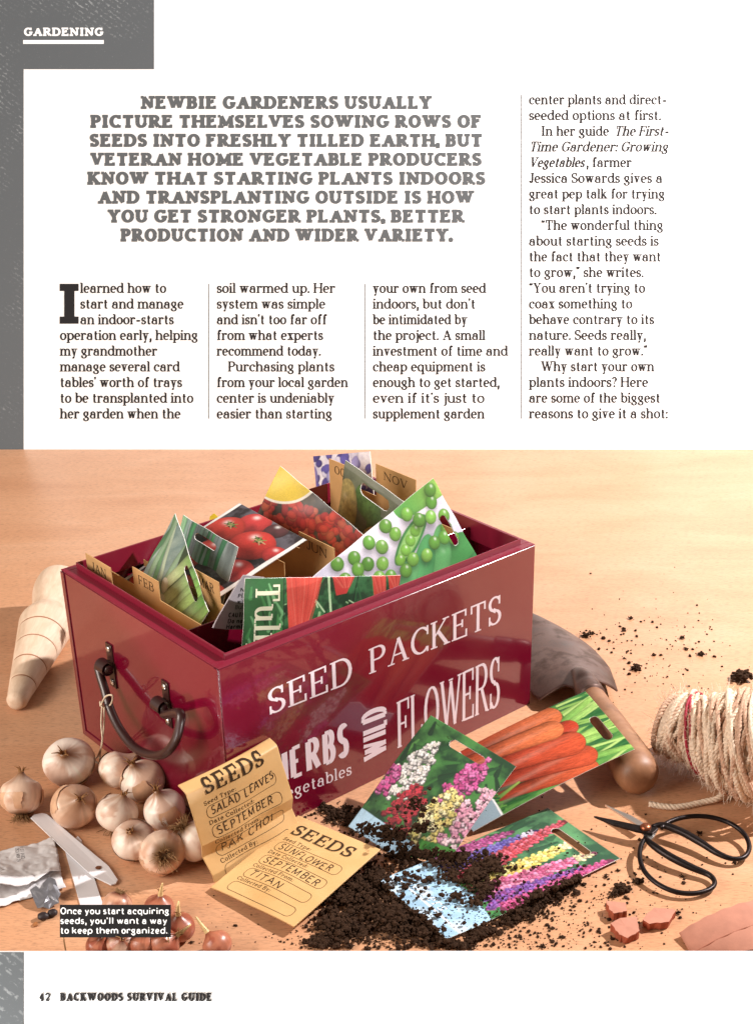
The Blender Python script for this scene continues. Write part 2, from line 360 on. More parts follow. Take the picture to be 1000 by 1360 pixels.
class Paint:
    """x 0..w along the top edge and y 0..h downwards, in millimetres"""
    def __init__(s, w, h, step=.55):
        s.nx = int(w / step) + 2; s.ny = int(h / step) + 2; s.w = w; s.h = h
        s.X, s.Y = np.meshgrid(np.linspace(0, w, s.nx), np.linspace(0, h, s.ny)); s.c = np.ones((s.ny, s.nx, 3)) * .8
        s.aa = step * .7
    def put(s, m, col):
        col = lin(col) if isinstance(col, str) else np.asarray(col)
        s.c = s.c * (1 - m[..., None]) + col * m[..., None]
    def fill(s, a, b=None, scale=.08, seed=1, sx=1, sy=1, rot=0, contrast=1.6):
        a = lin(a)
        if b is None: s.c[:] = a; return
        c_, s_ = math.cos(R(rot)), math.sin(R(rot)); x = s.X * c_ + s.Y * s_; y = -s.X * s_ + s.Y * c_
        f = np.clip((vnoise(x * sx + 900, y * sy + 900, scale, seed) - .5) * contrast * 1.6 + .5, 0, 1)
        s.c[:] = a * (1 - f[..., None]) + lin(b) * f[..., None]
    def cover(s, d): return np.clip(.5 - d / s.aa, 0, 1)
    def ell(s, x, y, rx, ry, rot=0, col='ff0000', shade=.5, hi=0, seed=0, mottle=0, lx=-.4, ly=-.5):
        c_, s_ = math.cos(R(rot)), math.sin(R(rot)); dx = s.X - x; dy = s.Y - y
        a = (dx * c_ + dy * s_) / rx; b = (-dx * s_ + dy * c_) / ry; q = np.sqrt(a * a + b * b)
        m = s.cover((q - 1) * min(rx, ry))
        zz = np.sqrt(np.clip(1 - q * q, 0, 1)); gx, gy = dx / max(rx, ry), dy / max(rx, ry)
        f = np.clip(1 - shade + shade * (zz * .9 + gx * lx * .7 + gy * ly * .7), .05, 1.6)
        col = tint(col) * f[..., None]
        if mottle: col = col * (1 + mottle * (vnoise(s.X + 300, s.Y + 300, .35, seed, 3) - .5)[..., None] * 2)
        s.c = s.c * (1 - m[..., None]) + np.clip(col, 0, 1) * m[..., None]
        if hi:
            hx, hy = x + lx * min(rx, ry) * .9, y + ly * min(rx, ry) * .9
            g = np.exp(-(((s.X - hx) / (min(rx, ry) * .22)) ** 2 + ((s.Y - hy) / (min(rx, ry) * .18)) ** 2)) * hi
            s.put(g * m, (1, 1, .95))
    def cap(s, p0, p1, r0, r1, col, col2=None, shade=.5, stripe=0, seed=0, side=-.3):
        p0 = np.array(p0, float); p1 = np.array(p1, float); d = p1 - p0; L = np.linalg.norm(d); d /= L; n = np.array([-d[1], d[0]])
        a = (s.X - p0[0]) * d[0] + (s.Y - p0[1]) * d[1]; b = (s.X - p0[0]) * n[0] + (s.Y - p0[1]) * n[1]
        t = np.clip(a / L, 0, 1); r = r0 + (r1 - r0) * t
        over = np.where(a < 0, -a, np.where(a > L, a - L, 0)); q = np.sqrt(over ** 2 + b ** 2)
        m = s.cover(q - r); u = np.clip(b / np.maximum(r, .01), -1, 1)
        f = 1 - shade + shade * (np.sqrt(np.clip(1 - u * u, 0, 1)) + u * side)
        col = tint(col)[None, None, :] * np.ones_like(s.c)
        if col2 is not None: col = col * (1 - t[..., None]) + lin(col2) * t[..., None]
        if stripe: f = f * (1 + stripe * (vnoise(a * .25 + 90, b * 1.6 + 90, 1.0, seed, 3) - .5) * 2)
        s.c = s.c * (1 - m[..., None]) + np.clip(col * f[..., None], 0, 1) * m[..., None]
    def soft(s, x, y, rx, ry, a=.5, rot=0):
        c_, s_ = math.cos(R(rot)), math.sin(R(rot)); dx = s.X - x; dy = s.Y - y
        q = ((dx * c_ + dy * s_) / rx) ** 2 + ((-dx * s_ + dy * c_) / ry) ** 2
        s.c *= (1 - a * np.exp(-q * q))[..., None]
    def finish(s, seed=1, amt=.28, grain=.10, fade=.04):
        f = 1 + amt * (vnoise(s.X + 700, s.Y + 700, .035, seed, 4) - .5) * 2
        gr = 1 + grain * (np.random.default_rng(seed).random(s.X.shape) - .5) * 2
        s.c = np.clip(s.c * (f * gr)[..., None], 0, 1); L = s.c.mean(-1, keepdims=True); s.c = s.c * .90 + L * .10; s.c = s.c * (1 - fade) + fade * .5
        return s
    def poly(s, pts, col, shade=0):
        pts = np.asarray(pts, float); ins = np.zeros_like(s.X, bool); dmin = np.full_like(s.X, 1e9)
        for i in range(len(pts)):
            a, b = pts[i], pts[(i + 1) % len(pts)]
            cond = (a[1] > s.Y) != (b[1] > s.Y)
            xs = (b[0] - a[0]) * (s.Y - a[1]) / (b[1] - a[1] + 1e-9) + a[0]; ins ^= cond & (s.X < xs)
            e = b - a; t = np.clip(((s.X - a[0]) * e[0] + (s.Y - a[1]) * e[1]) / (e @ e), 0, 1)
            dmin = np.minimum(dmin, np.hypot(s.X - a[0] - t * e[0], s.Y - a[1] - t * e[1]))
        s.put(s.cover(np.where(ins, -dmin, dmin)), col)
    def line(s, pts, w, col):
        for a, b in zip(pts[:-1], pts[1:]): s.cap(a, b, w / 2, w / 2, col, shade=0)
    def blossom(s, x, y, r, cols, n, seed, petal=2.6, petals=4):
        g = random.Random(seed)
        for _ in range(n):
            a = g.uniform(0, 6.28); q = r * math.sqrt(g.random()); fx, fy = x + q * math.cos(a), y + q * math.sin(a); c = g.choice(cols)
            k = g.uniform(.45, .95); a0 = g.uniform(0, 6)
            s.ell(fx + .3, fy + .7, petal * 1.35 * k, petal * 1.25 * k, 0, tint(c) * .30, .6)
            for j in range(petals):
                b = a0 + j * 6.283 / petals
                s.ell(fx + math.cos(b) * petal * .62 * k, fy + math.sin(b) * petal * .62 * k, petal * .62 * k, petal * .5 * k, math.degrees(b), jc(c, g, .22), .42)
    def spike(s, p0, p1, r0, r1, cols, n, seed, tipcol=None):
        r0 *= 1.18; r1 *= 1.5; g = random.Random(seed); p0 = np.array(p0, float); p1 = np.array(p1, float); d = p1 - p0; L = np.linalg.norm(d); d /= L; nn = np.array([-d[1], d[0]])
        s.cap(p0, p1, r0 * .85, r1 * .85, tint(cols[0]) * .25, shade=.4)
        rows = int(L / 3.2)
        for i in range(rows):
            t = i / rows; r = r0 + (r1 - r0) * t
            k = max(2, int(r * 2 / 2.6))
            for j in range(k):
                u = (j + .5 * (i % 2) + g.uniform(-.2, .2)) / k * 2 - 1 + .25 / k
                q = p0 + d * (t * L + g.uniform(-.6, .6)) + nn * u * r
                c = g.choice(cols)
                if tipcol and t > .82: c = tipcol
                s.ell(q[0], q[1], 2.2, 1.6, math.degrees(math.atan2(d[1], d[0])) + 30 * u, jc(c, g, .3), .55, hi=.3)

def pic_peas():
    s = Paint(89, 150); s.fill('ebe4ee', 'cfcbe0', .05, 2)
    s.cap((70, 10), (98, 60), 16, 12, '3f8f45', '5aa858', .5); s.cap((8, 0), (2, 40), 10, 12, '8cc04a', '4f9a3a', .4)
    s.soft(60, 46, 36, 16, .5, 40); s.soft(58, 84, 30, 16, .5, 60); s.soft(32, 55, 14, 30, .5, -20)
    s.ell(62, 34, 30, 11, 35, '5fae62', .45, .1); s.ell(60, 58, 34, 12, 48, '4b9f58', .5, .1); s.ell(66, 80, 34, 11, 62, '54a860', .45, .08)
    s.cap((50, 66), (82, 104), 9, 7, '62b068', '4b9f58', .5)
    s.ell(30, 52, 9, 27, -20, '3f8a40', .3); s.ell(30, 52, 6.5, 24, -20, '8fc767', .3)
    for i in range(5): s.ell(22.5 + i * 3.9, 34 + i * 9.3, 5.2, 5.2, 0, '79b93a', .55, .6)
    g = random.Random(5)
    peas = [(16, 14), (10, 42), (17, 62), (6, 66), (18, 80), (8, 88), (30, 88), (22, 100), (38, 98), (10, 108), (30, 114), (48, 110), (5, 124), (20, 126), (36, 130), (54, 128), (14, 140), (44, 143), (68, 120), (78, 136), (62, 142), (44, 14), (56, 12)]
    peas = peas + [(x_ + g.uniform(-2, 2), y_ + g.uniform(-2, 2)) for y_ in range(8, 150, 13) for x_ in range(6 + (y_ // 13 % 2) * 6, 52, 13) if all((x_ - a) ** 2 + (y_ - b) ** 2 > 90 for a, b in peas) and ((x_ - 30) / 13) ** 2 + ((y_ - 52) / 30) ** 2 > 1]
    for (x, y) in peas: s.soft(x + 2.2, y + 2.6, 7.4, 7.0, .55)
    for (x, y) in peas:
        s.ell(x, y, 6.3, 6.3, 0, jc(g.choice(['6fae35', '7db843', '5f9c2f']), g, .15), .62, .55, mottle=.1, seed=int(x))
    s.cap((82, 0), (86, 20), 3, 5, '3c8b4a', '3c8b4a', .4)
    return s.finish(s.nx)
def pic_carrots():
    s = Paint(89, 155); s.fill('1d5c2c', '57913f', .12, 4, sx=2.5, sy=.5)
    g = random.Random(4)
    for i in range(26):
        x = g.uniform(-4, 92); s.cap((x, -4), (x + g.uniform(-10, 10), 30), 1.2, 1.7, g.choice(['7fae4e', '3d7f38', 'a4c86a', '2b6a33']), shade=.5)
    s.cap((12, 2), (24, 32), 3.0, 4.5, '8fbf55', '6aa244', .5, .4); s.cap((20, -2), (30, 32), 2.4, 4, 'a3cb68', '7db04e', .5, .4)
    s.cap((50, -2), (52, 30), 3.5, 5.0, '7fb04c', '9cc660', .5, .4); s.cap((60, -2), (57, 28), 2.5, 4, '5f9a40', '8fbc58', .5, .4); s.cap((84, 0), (78, 30), 2.5, 3.6, '8fbf55', '6aa244', .5, .4)
    for (a, b, r0, r1, c1, c2, sd) in [((86, 44), (64, 150), 9, 3, 'cc5836', 'd06a4a', 1), ((72, 40), (50, 140), 11, 4, 'c64c2c', 'd86a4a', 2), ((34, 36), (40, 120), 9, 4, 'c23a1c', 'd44a28', 3),
                                  ((12, 46), (2, 130), 13, 8, 'd87048', 'dc845e', 4), ((52, 44), (30, 150), 13.5, 6, 'ca4c2a', 'da7452', 5), ((28, 50), (14, 150), 11, 6, 'dc764e', 'de8664', 6)]:
        s.soft((a[0] + b[0]) / 2 - 3, (a[1] + b[1]) / 2 + 2, r0 * 1.2, 55, .35, 8 * 0); c1 = tint(c1) * np.array([.88, .80, .40]); c2 = tint(c2) * np.array([.88, .74, .40]); r0 *= 1.08; r1 *= 1.1; s.cap(a, b, r0 * 1.035, r1 * 1.05, tint(c1) * .4, tint(c2) * .45, .2); s.cap(a, b, r0, r1, c1, c2, .74, .5, sd, -.2)
        for q in range(9):
            t_ = g.uniform(.05, .9); x_, y_ = a[0] + (b[0] - a[0]) * t_, a[1] + (b[1] - a[1]) * t_; r_ = r0 + (r1 - r0) * t_
            s.line([(x_ - r_ * g.uniform(.2, .8), y_), (x_ + r_ * g.uniform(.0, .7), y_ + g.uniform(-.8, .8))], .35, tint(c1) * .85)
        s.put(np.exp(-(((s.X - (a[0] + b[0]) / 2 - r0 * .25) / (r0 * .22)) ** 2 + ((s.Y - (a[1] + b[1]) / 2) / 42) ** 2)) * .12, (1, .8, .6))
    s.cap((66, 100), (72, 128), 1.2, 2.4, '9cb44a', '3d7f38', .4)
    for i in range(18): x = 60 + g.uniform(0, 28); s.cap((x, 122 + g.uniform(-3, 3)), (x + g.uniform(-5, 5), 128), .9, .9, g.choice(['2b6a33', '5f9a40', '1d5c2c']), shade=.3)
    edge = [(89, 128), (70, 127), (60, 131), (50, 124), (40, 122), (30, 128), (0, 128)]
    s.poly([(89, 126)] + [(x, y - 1.6) for x, y in edge[1:]] + [(0, 155), (89, 155)], 'f4f4f0'); s.poly(edge + [(0, 155), (89, 155)], '94adb8')
    return s.finish(s.nx, .2, .08, .0)
def pic_stocks():
    s = Paint(89, 116); s.fill('0f3d1c', '3f7f36', .07, 6, contrast=2.2)
    g = random.Random(9)
    for i in range(50): x, y = g.uniform(0, 89), g.uniform(0, 116); s.cap((x, y), (x + g.uniform(-12, 12), y + g.uniform(4, 16)), 1, 2.4, g.choice(['2f6b2c', '174a22', '4f8f3c', '0d3a1c']), shade=.5)
    W = ['f4f0ea', 'e6e2d8', 'fbf8f2']; Rd = ['b3182c', 'c8203a', '8e1020']; P = ['d44a9a', 'e06fb2', 'c23a86']; Y = ['f0e08c', 'f6ecb0', 'e2d070']; K = ['f2b6cc', 'f6cfdc', 'e89ab8']
    for y, r in [(22, 5), (32, 8), (42, 11), (54, 13), (66, 13)]: s.blossom(20 + (y - 22) * -.05, y, r, W, int(r * 2.6), y, 3)
    for y, r in [(12, 6), (22, 9), (33, 11), (44, 12), (54, 11)]: s.blossom(66 - y * .12, y, r, P, int(r * 2.4), y + 100, 3)
    for y, r in [(66, 10), (76, 13), (88, 14)]: s.blossom(33, y, r, Rd, int(r * 2.6), y + 200, 3)
    for y, r in [(34, 7), (48, 10), (62, 11), (76, 12)]: s.blossom(83 - (y - 34) * .1, y, r, K, int(r * 2.4), y + 300, 3)
    for y, r in [(50, 8), (62, 12), (74, 13), (86, 13)]: s.blossom(62 - (y - 50) * .1, y, r, Y, int(r * 2.4), y + 400, 3)
    for y, r in [(60, 7), (72, 8)]: s.blossom(4, y, r, P, 16, y + 500, 3)
    s.poly([(62, 92), (89, 84), (89, 116), (62, 116)], '3d8a2c')
    for i in range(14): x = g.uniform(60, 89); s.cap((x, 90 + g.uniform(0, 6)), (x + g.uniform(-8, 8), 114), 1.4, 2.6, g.choice(['4f9f3a', '2c7a26', '68b04a']), shade=.4)
    s.poly([(0, 97), (60, 99), (60, 116), (0, 116)], 'a9d0e8')
    return s.finish(s.nx)
def pic_lupins():
    s = Paint(89, 169); s.fill('164d2e', '4f8f58', .06, 8, contrast=2.4)
    g = random.Random(10)
    for i in range(60): x, y = g.uniform(0, 89), g.uniform(10, 110); s.cap((x, y), (x + g.uniform(-9, 9), y + g.uniform(8, 22)), 1.2, 3, g.choice(['2f6f3a', '1b5530', '5a9a5c', '164d2e']), shade=.5)
    s.spike((5, 112), (10, 46), 8, 2, ['b03a86', 'c4589c', 'a02c74'], 0, 1); s.spike((22, 118), (22, 30), 9, 2.5, ['4a3a9a', '6a58b4', '5a2f90', '7f70c4'], 0, 2, 'd8cfe4')
    s.spike((40, 122), (24, 2), 10, 2.2, ['c4283c', 'd8405a', 'b01c30', 'e0607a'], 0, 3); s.spike((53, 100), (52, 14), 7.5, 2.5, ['ecd860', 'f4e890', 'd8b83c'], 0, 4, 'f0e8b0')
    s.spike((62, 112), (72, 12), 9, 2, ['d85a90', 'e88ab4', 'c23a72'], 0, 5, 'e0d8a0'); s.spike((74, 124), (84, 30), 9, 3, ['6a2f90', '8a48b0', 'a83a9a'], 0, 6); s.spike((86, 110), (89, 10), 6, 4, ['c42a78', 'd84a94'], 0, 7)
    for i in range(16): x = g.uniform(44, 89); s.cap((x, 112 + g.uniform(0, 10)), (x + g.uniform(-9, 9), 126), 1.2, 2.6, g.choice(['3a8a3c', '5aaa4a', '236a2c']), shade=.4)
    s.poly([(0, 118), (30, 124), (60, 121), (89, 128), (89, 169), (0, 169)], '9cc8e6')
    f = vnoise(s.X + 50, s.Y + 50, .06, 21); s.put(np.clip((f - .55) * 4, 0, .5) * (s.Y > 126), 'e4f1fa')
    s.poly([(0, 155), (89, 155), (89, 157), (0, 157)], 'e8f2fa')
    return s.finish(s.nx)
def pic_onions():
    s = Paint(92, 150); s.fill('6f8a86', 'a9bcae', .05, 12, sx=2, sy=.5, rot=25)
    g = random.Random(12)
    for i in range(16): x = g.uniform(-5, 92); s.cap((x, -5), (x + g.uniform(-12, 26), 62), 2, 3.4, g.choice(['5f8f62', '86a886', '4a7a52', 'b0c4a8']), shade=.5)
    s.poly([(30, 0), (44, 60), (92, 150), (92, 0)], '2c4226'); s.poly([(20, 60), (44, 58), (92, 150), (20, 150)], '2c4226')
    for i, (x0, y0, x1, y1, r, c, d) in enumerate([(34, 44, 44, 0, 5, '7aa850', 'd4dcae'), (42, 56, 56, 2, 6, '5c9a3e', 'dfe6b8'), (52, 60, 64, 4, 5, '6aa840', 'e0e6bc'), (60, 52, 74, -2, 6, '7ab84a', 'c4d890'), (66, 66, 82, 2, 6.5, '4f9a34', 'e4e8c4'), (76, 58, 92, -4, 6, '6aae40', 'dfe6b8'), (84, 70, 98, 2, 6, '84b858', 'e6e8c8'), (90, 84, 104, 10, 6, '66b03c', '98c868')]):
        s.cap((x1, y1), (x0, y0), r, r * .9, c, d, .5, .2, i); s.ell(x0, y0, r * 1.15, r * 1.3, 0, 'e8e4cc', .4, .4)
    return s.finish(s.nx)
def pic_beans():
    s = Paint(86, 150); s.fill('5d6a6c', '93a3a4', .05, 14, sx=2, sy=.3)
    g = random.Random(14)
    for i in range(22):
        x = g.uniform(-4, 90); s.cap((x, -6), (x + g.uniform(-16, 6), 90 + g.uniform(-30, 60)), 2.2, 3.8, g.choice(['3d8a58', '5fa873', '2c6f4a', '7a9a90', '88bc90', '6c7c80']), shade=.6)
    return s.finish(s.nx)
def pic_tomatoes():
    s = Paint(98, 140); s.fill('2a2228', '5a5660', .12, 16, contrast=2.4)
    for (x, y, r) in [(24, 36, 25), (66, 37, 26), (44, 63, 23), (24, 87, 27), (56, 115, 23)]: s.soft(x + 1, y + 3, r, r, .8)
    for (x, y, r, c) in [(40, 12, 17, 'cc2a2a'), (66, 8, 12, '54282c'), (24, 34, 22, 'd8301e'), (66, 34, 23, 'd42a1c'), (92, 30, 12, 'c42420'), (44, 60, 20, 'cc2c1c'), (84, 64, 16, 'c22820'), (24, 84, 24, 'd03420'), (66, 92, 12, '2c2024'), (88, 98, 15, 'cc3a1c'), (56, 112, 20, 'c62a1c'), (20, 124, 16, 'd4401c')]:
        s.ell(x, y, r, r * .86, 0, c, .62, .6, int(x), .12); s.soft(x + r * .35, y + r * .5, r * .55, r * .3, .35, 40)
    g = random.Random(3)
    for (x, y) in [(24, 26), (66, 26), (22, 76), (56, 104)]:
        s.ell(x, y, 6, 3.2, 10, '2a2c18', .2)
        for k in range(7): a = k * .9; s.cap((x, y), (x + math.cos(a) * 9, y + math.sin(a) * 5), 1.2, .4, g.choice(['5f7a38', '84944a', 'c4a070']), shade=.2)
    s.poly([(0, 0), (4, 0), (4, 140), (0, 140)], 'e8e6e4'); s.poly([(94, 0), (98, 0), (98, 140), (94, 140)], 'f0eeec')
    return s.finish(s.nx)
def pic_poppies():
    s = Paint(100, 150); s.fill('2c2018', '4f4434', .12, 18, contrast=2)
    g = random.Random(18)
    for (x, y, r) in [(18, 34, 18), (45, 28, 16), (70, 16, 16), (92, 12, 12), (28, 62, 20), (58, 50, 19), (86, 40, 18), (14, 92, 20), (48, 84, 20), (78, 74, 20), (96, 66, 12), (30, 118, 20), (64, 112, 22), (92, 100, 18), (50, 140, 18), (84, 136, 18)]:
        for k in range(34):
            a = g.uniform(0, 6.28); q = r * 1.08 * math.sqrt(g.random()) * .9
            s.ell(x + q * math.cos(a), y + q * math.sin(a), 5.2, 3.6, g.uniform(0, 180), g.choice(['c8241c', 'd83a24', 'b01a18', 'cc5836', 'bc2c24']), .6)
    f = (s.X + s.Y * 1.0 - 36 + 6 * np.sin(s.X * .08))
    d = np.hypot(s.X - -10, s.Y - -14) - 50
    s.put(s.cover(d), 'f0ece0'); s.put(s.cover(d + 2.2), 'e8c818')
    return s.finish(s.nx)
def pic_potatoes():
    s = Paint(86, 150); s.fill('4a5440', '6f7860', .06, 20, contrast=1.6)
    s.ell(40, 24, 20, 15, 20, '4f7a34', .5, mottle=.5, seed=5); s.ell(60, 40, 18, 14, 0, '3f6a2e', .5, mottle=.5, seed=6)
    for (x, y, a, b, r) in [(12, 38, 24, 15, 80), (52, 62, 24, 16, 110), (26, 78, 24, 17, 60), (30, 112, 28, 20, 60), (74, 118, 24, 18, 90), (80, 50, 12, 18, 0)]: s.ell(x, y, a, b, r, 'b8a860', .55, .15, int(x), .5)
    s.put(np.clip((6.5 - s.Y) / 1, 0, 1), '7b8272')
    return s.finish(s.nx)
def pic_violet():
    s = Paint(80, 130, .8); s.fill('e8e4ee', 'c9c4de', .08, 22)
    g = random.Random(22)
    for i in range(150): x, y = g.uniform(0, 80), g.uniform(0, 130); s.ell(x, y, g.uniform(4, 10), g.uniform(2.5, 6), g.uniform(0, 180), g.choice(['5a52b0', '7a74c4', '9a94d4', '463c94', 'd4d0ea']), .5)
    return s.finish(s.nx)
def pic_tulips():
    s = Paint(152, 120); s.fill('123c1e', '2f6f3c', .1, 24, contrast=2.6)
    g = random.Random(24)
    for i in range(90):
        x = g.uniform(30, 152); y = g.uniform(-4, 120); a = g.uniform(-.9, .9) + (1.57 if g.random() < .5 else 2.2); L = g.uniform(16, 40)
        p = [(x + math.cos(a) * L * t + 6 * math.sin(t * 3) * (i % 2), y + math.sin(a) * L * t) for t in np.linspace(0, 1, 6)]
        s.line(p, g.uniform(.7, 2.4), g.choice(['1d5a2c', '4f9a56', '8fc080', '2c7a3c', 'b4d8a4', '0c2c16']))
    for p, c in [([(38, -2), (72, -2), (60, 44), (52, 84), (44, 84), (40, 40)], 'd8402c'), ([(82, -2), (104, -2), (96, 16), (86, 18)], 'cc2c24'), ([(122, -2), (136, -2), (137, 40), (128, 44)], 'd83c2c'), ([(138, -2), (152, -2), (150, 20), (142, 22)], 'cc3224')]:
        p = np.array(p, float); s.poly(p, c); m = p.mean(0)
        for k in range(9):
            t = k / 8; a = p[0] * (1 - t) + p[1] * t; b = p[len(p) // 2] * (1 - t) + p[len(p) // 2 + 0] * t + (m - m)
            s.line([a + (0, 2), a * .3 + b * .7], .8, ['d84c3a', 'e0604c', 'c43426'][k % 3])
    s.poly([(0, 0), (36, 0), (36, 120), (0, 120)], '2a6a34')
    for i in range(40): x, y = g.uniform(0, 34), g.uniform(0, 120); s.cap((x, y), (min(35, x + g.uniform(-4, 8)), y + g.uniform(6, 18)), .8, 1.8, g.choice(['3f8f48', '164a22', '6ab070', '1f5a2c']), shade=.3)
    s.poly([(35.4, 0), (36.2, 0), (36.2, 120), (35.4, 120)], '0c2c16')
    return s.finish(s.nx)
# ------------------------------------------------------------------ paper: gridded sheets with a print, a real thickness and a bend
M_PRINT = painted('printed_paper', .34, .45); M_EDGE = plain('paper_edge', 'e9e6e0', .6)
M_GLOSSY = painted('printed_foil', .26, .5, .25, 120)
def frame3(TL, TR, BLh):
    """TL, TR corners, BLh a point on the left edge: orthonormal s (along top), t (down), n (towards the printed side)"""
    s = TR - TL; w = np.linalg.norm(s); s = s / w; t = BLh - TL; t = t / np.linalg.norm(t)
    n = np.cross(t, s); n /= np.linalg.norm(n)
    if n @ (CO - TL) < 0: n = -n
    return s, t, n, w
def sheet(name, pic, TL, s, t, n, w, h, bend=None, hole=None, thick=.0007, mat=None, parent=None, outline=None, tear=None):
    """pic is stretched over w x h metres. hole (cx, cy, half length, half width) in metres; bend(x, y) -> height along n"""
    ny, nx = pic.ny, pic.nx
    X, Y = np.meshgrid(np.linspace(0, w, nx), np.linspace(0, h, ny))
    H = np.zeros_like(X) if bend is None else bend(X, Y)
    P = TL + X[..., None] * s + Y[..., None] * t + H[..., None] * n
    ok = np.ones((ny - 1, nx - 1), bool); xc = (X[:-1, :-1] + X[1:, 1:]) / 2; yc = (Y[:-1, :-1] + Y[1:, 1:]) / 2
    if hole:
        cx, cy, a, b = hole; dx = np.maximum(np.abs(xc - cx) - (a - b), 0); ok &= np.hypot(dx, yc - cy) > b
    if tear is not None: ok &= ~tear(xc, yc)
    idx = np.arange(ny * nx).reshape(ny, nx)
    f = np.stack([idx[:-1, :-1], idx[:-1, 1:], idx[1:, 1:], idx[1:, :-1]], -1)[ok]
    used = np.unique(f); remap = np.full(ny * nx, -1); remap[used] = np.arange(len(used)); f = remap[f]
    fn = np.cross(s, t) @ n
    if fn < 0: f = f[:, ::-1]
    o = mesh(name, P.reshape(-1, 3)[used], f, [mat or M_PRINT, M_EDGE], parent, True, np.clip(pic.c.reshape(-1, 3)[used], 0, 1))
    so = o.modifiers.new('paper', 'SOLIDIFY'); so.thickness = thick; so.offset = -1; so.material_offset_rim = 1
    def fn3(x, y, lift): # metres from the top left corner
        hh = 0 if bend is None else float(bend(np.array([[x]]), np.array([[y]]))[0, 0])
        return TL + s * x + t * y + n * (hh + lift)
    return o, fn3
def pillow(w, h, a=.003, ph=0):
    return lambda X, Y: a * np.clip(np.sin(np.pi * np.clip(X / w, 0, 1)), 0, 1) ** .7 * np.clip(np.sin(np.pi * np.clip(Y / h, 0, 1)), 0, 1) ** .7 + .0006 * np.sin(X * 160 + ph) * np.sin(Y * 120 + ph * 2)
# ------------------------------------------------------------------ table
def wood_mat():
    m = NT('beech_tabletop')
    v = m.coord((1.6, 4.5, 1), (0, 0, R(3)))
    broad = m.noise(v, 3.2, 5, .6, .6)
    v2 = m.coord((70, 520, 1), (0, 0, R(2)))
    fleck = m.noise(v2, 2.2, 3, .6)
    v3 = m.coord((3, 90, 1), (0, 0, R(2.5)))
    grain = m.noise(v3, 2.0, 4, .6, .3)
    c = m.ramp(broad, [(.25, lin('c18b66')), (.5, lin('cc9873')), (.8, lin('d5a684'))])
    g = m.ramp(grain, [(.3, .94), (.62, 1.02)])
    c = m.mix(1.0, c, g, 'MULTIPLY')
    f = m.ramp(fleck, [(.37, .58), (.48, 1.0)])
    c = m.mix(.75, c, f, 'MULTIPLY')
    m.set(Base_Color=c, Roughness=.36); m.b.inputs['Specular IOR Level'].default_value = .5
    m.bump(fleck, .12, .0004)
    return m.m
M_WOOD = wood_mat()
YB = 0.7828                               # back edge of the table
XU, YU, NU = np.array([1.0, 0, 0]), np.array([0, sP, cP]), np.array([0, -cP, sP])
lip0 = at(500, 1264, .016)                # top edge of the printed strip along the table's front
YF = lip0[1] + .003
mb = MB(); mb.box((-.95, YF, -.03), (.95, YB, 0)); table = mb.build('tabletop', M_WOOD); table['kind'] = 'structure'

# ------------------------------------------------------------------ printed boards behind and before the table
M_PAGE = plain('white_board', (.82, .82, .82), .6, .2)
M_INK = plain('black_print', '1b191b', .6, .2); M_GREYINK = plain('grey_print', '575a5c', .6, .2); M_RULE = plain('rule_print', '6a6a6a', .6, .2); M_WHITEINK = plain('white_print', (.86, .86, .86), .6, .2)
def scratch_mat():
    m = NT('worn_grey_print')
    v = m.coord((1, 1, 1)); w = m.n('ShaderNodeTexWave', wave_type='BANDS', bands_direction='DIAGONAL'); w.inputs['Scale'].default_value = 62; w.inputs['Distortion'].default_value = 3; w.inputs['Detail'].default_value = 3; w.inputs['Detail Scale'].default_value = 2.5
    m.l(v, w.inputs['Vector'])
    lines = m.ramp(w.outputs['Fac'], [(.62, 0), (.78, 1)])
    mask = m.ramp(m.noise(v, 9, 4, .6), [(.5, 0), (.68, 1)])
    speck = m.ramp(m.noise(v, 260, 2, .6), [(.5, 0), (.62, 1)])
    a = m.mix(1.0, lines, mask, 'MULTIPLY'); a = m.mix(1.0, a, speck, 'MULTIPLY')
    fine = m.ramp(m.noise(v, 420, 2, .7), [(.68, 0), (.74, .5)])
    a = m.mix(1.0, a, fine, 'ADD')
    m.set(Base_Color=m.mix(a, lin('585c5f'), lin('8b8f91')), Roughness=.6); m.b.inputs['Specular IOR Level'].default_value = .2
    return m.m
M_SCR = scratch_mat()
class Board:
    """a flat printed board facing the camera's height; layout in units of `sc` metres, origin (ox, oy)"""
    def __init__(s, name, label, cat, P, pxo, pyo, x0, x1, y0, y1, thick=.008):
        s.P = P; s.sc = mpp(P); s.ox, s.oy = pxo, pyo
        s.root = thing(name, label, cat, tuple(P))
        mb = MB(); c = [s.w(x0, y1), s.w(x1, y1), s.w(x1, y0), s.w(x0, y0)]
        mb.slab(c, thick); mb.build('panel', M_PAGE, s.root)
    def w(s, x, y, h=0.0): return s.P + XU * (x - s.ox) * s.sc - YU * (y - s.oy) * s.sc + NU * h
    def rect(s, name, x0, y0, x1, y1, mat, h=.0004):
        mb = MB(); mb.add([s.w(x0, y1, h), s.w(x1, y1, h), s.w(x1, y0, h), s.w(x0, y0, h)], [(0, 1, 2, 3)]); return mb.build(name, mat, s.root)
    def text(s, name, txt, x0, x1, base, mat, h=.0006, **kw):
        mb = MB(); write(mb, txt, lambda a, b, q: s.w(x0 + a, base - b, h + q), 0, 0, width=x1 - x0, **kw)
        return mb.build(name, mat, s.root)
Pb = np.array([0, YB + .002, 0.0]); pbx = CX; pby = CY - FPX * (YU @ (Pb - CO)) / depth(Pb)
B = Board('text_board', 'large white printed board of grey headline and four columns of black text behind the table', 'text board', Pb, pbx, pby, -120, 1120, -90, 599)
B.rect('grey_block', -120, -90, 205, 92, M_SCR); B.rect('grey_stripe', -120, 92, 32, 599, M_SCR)
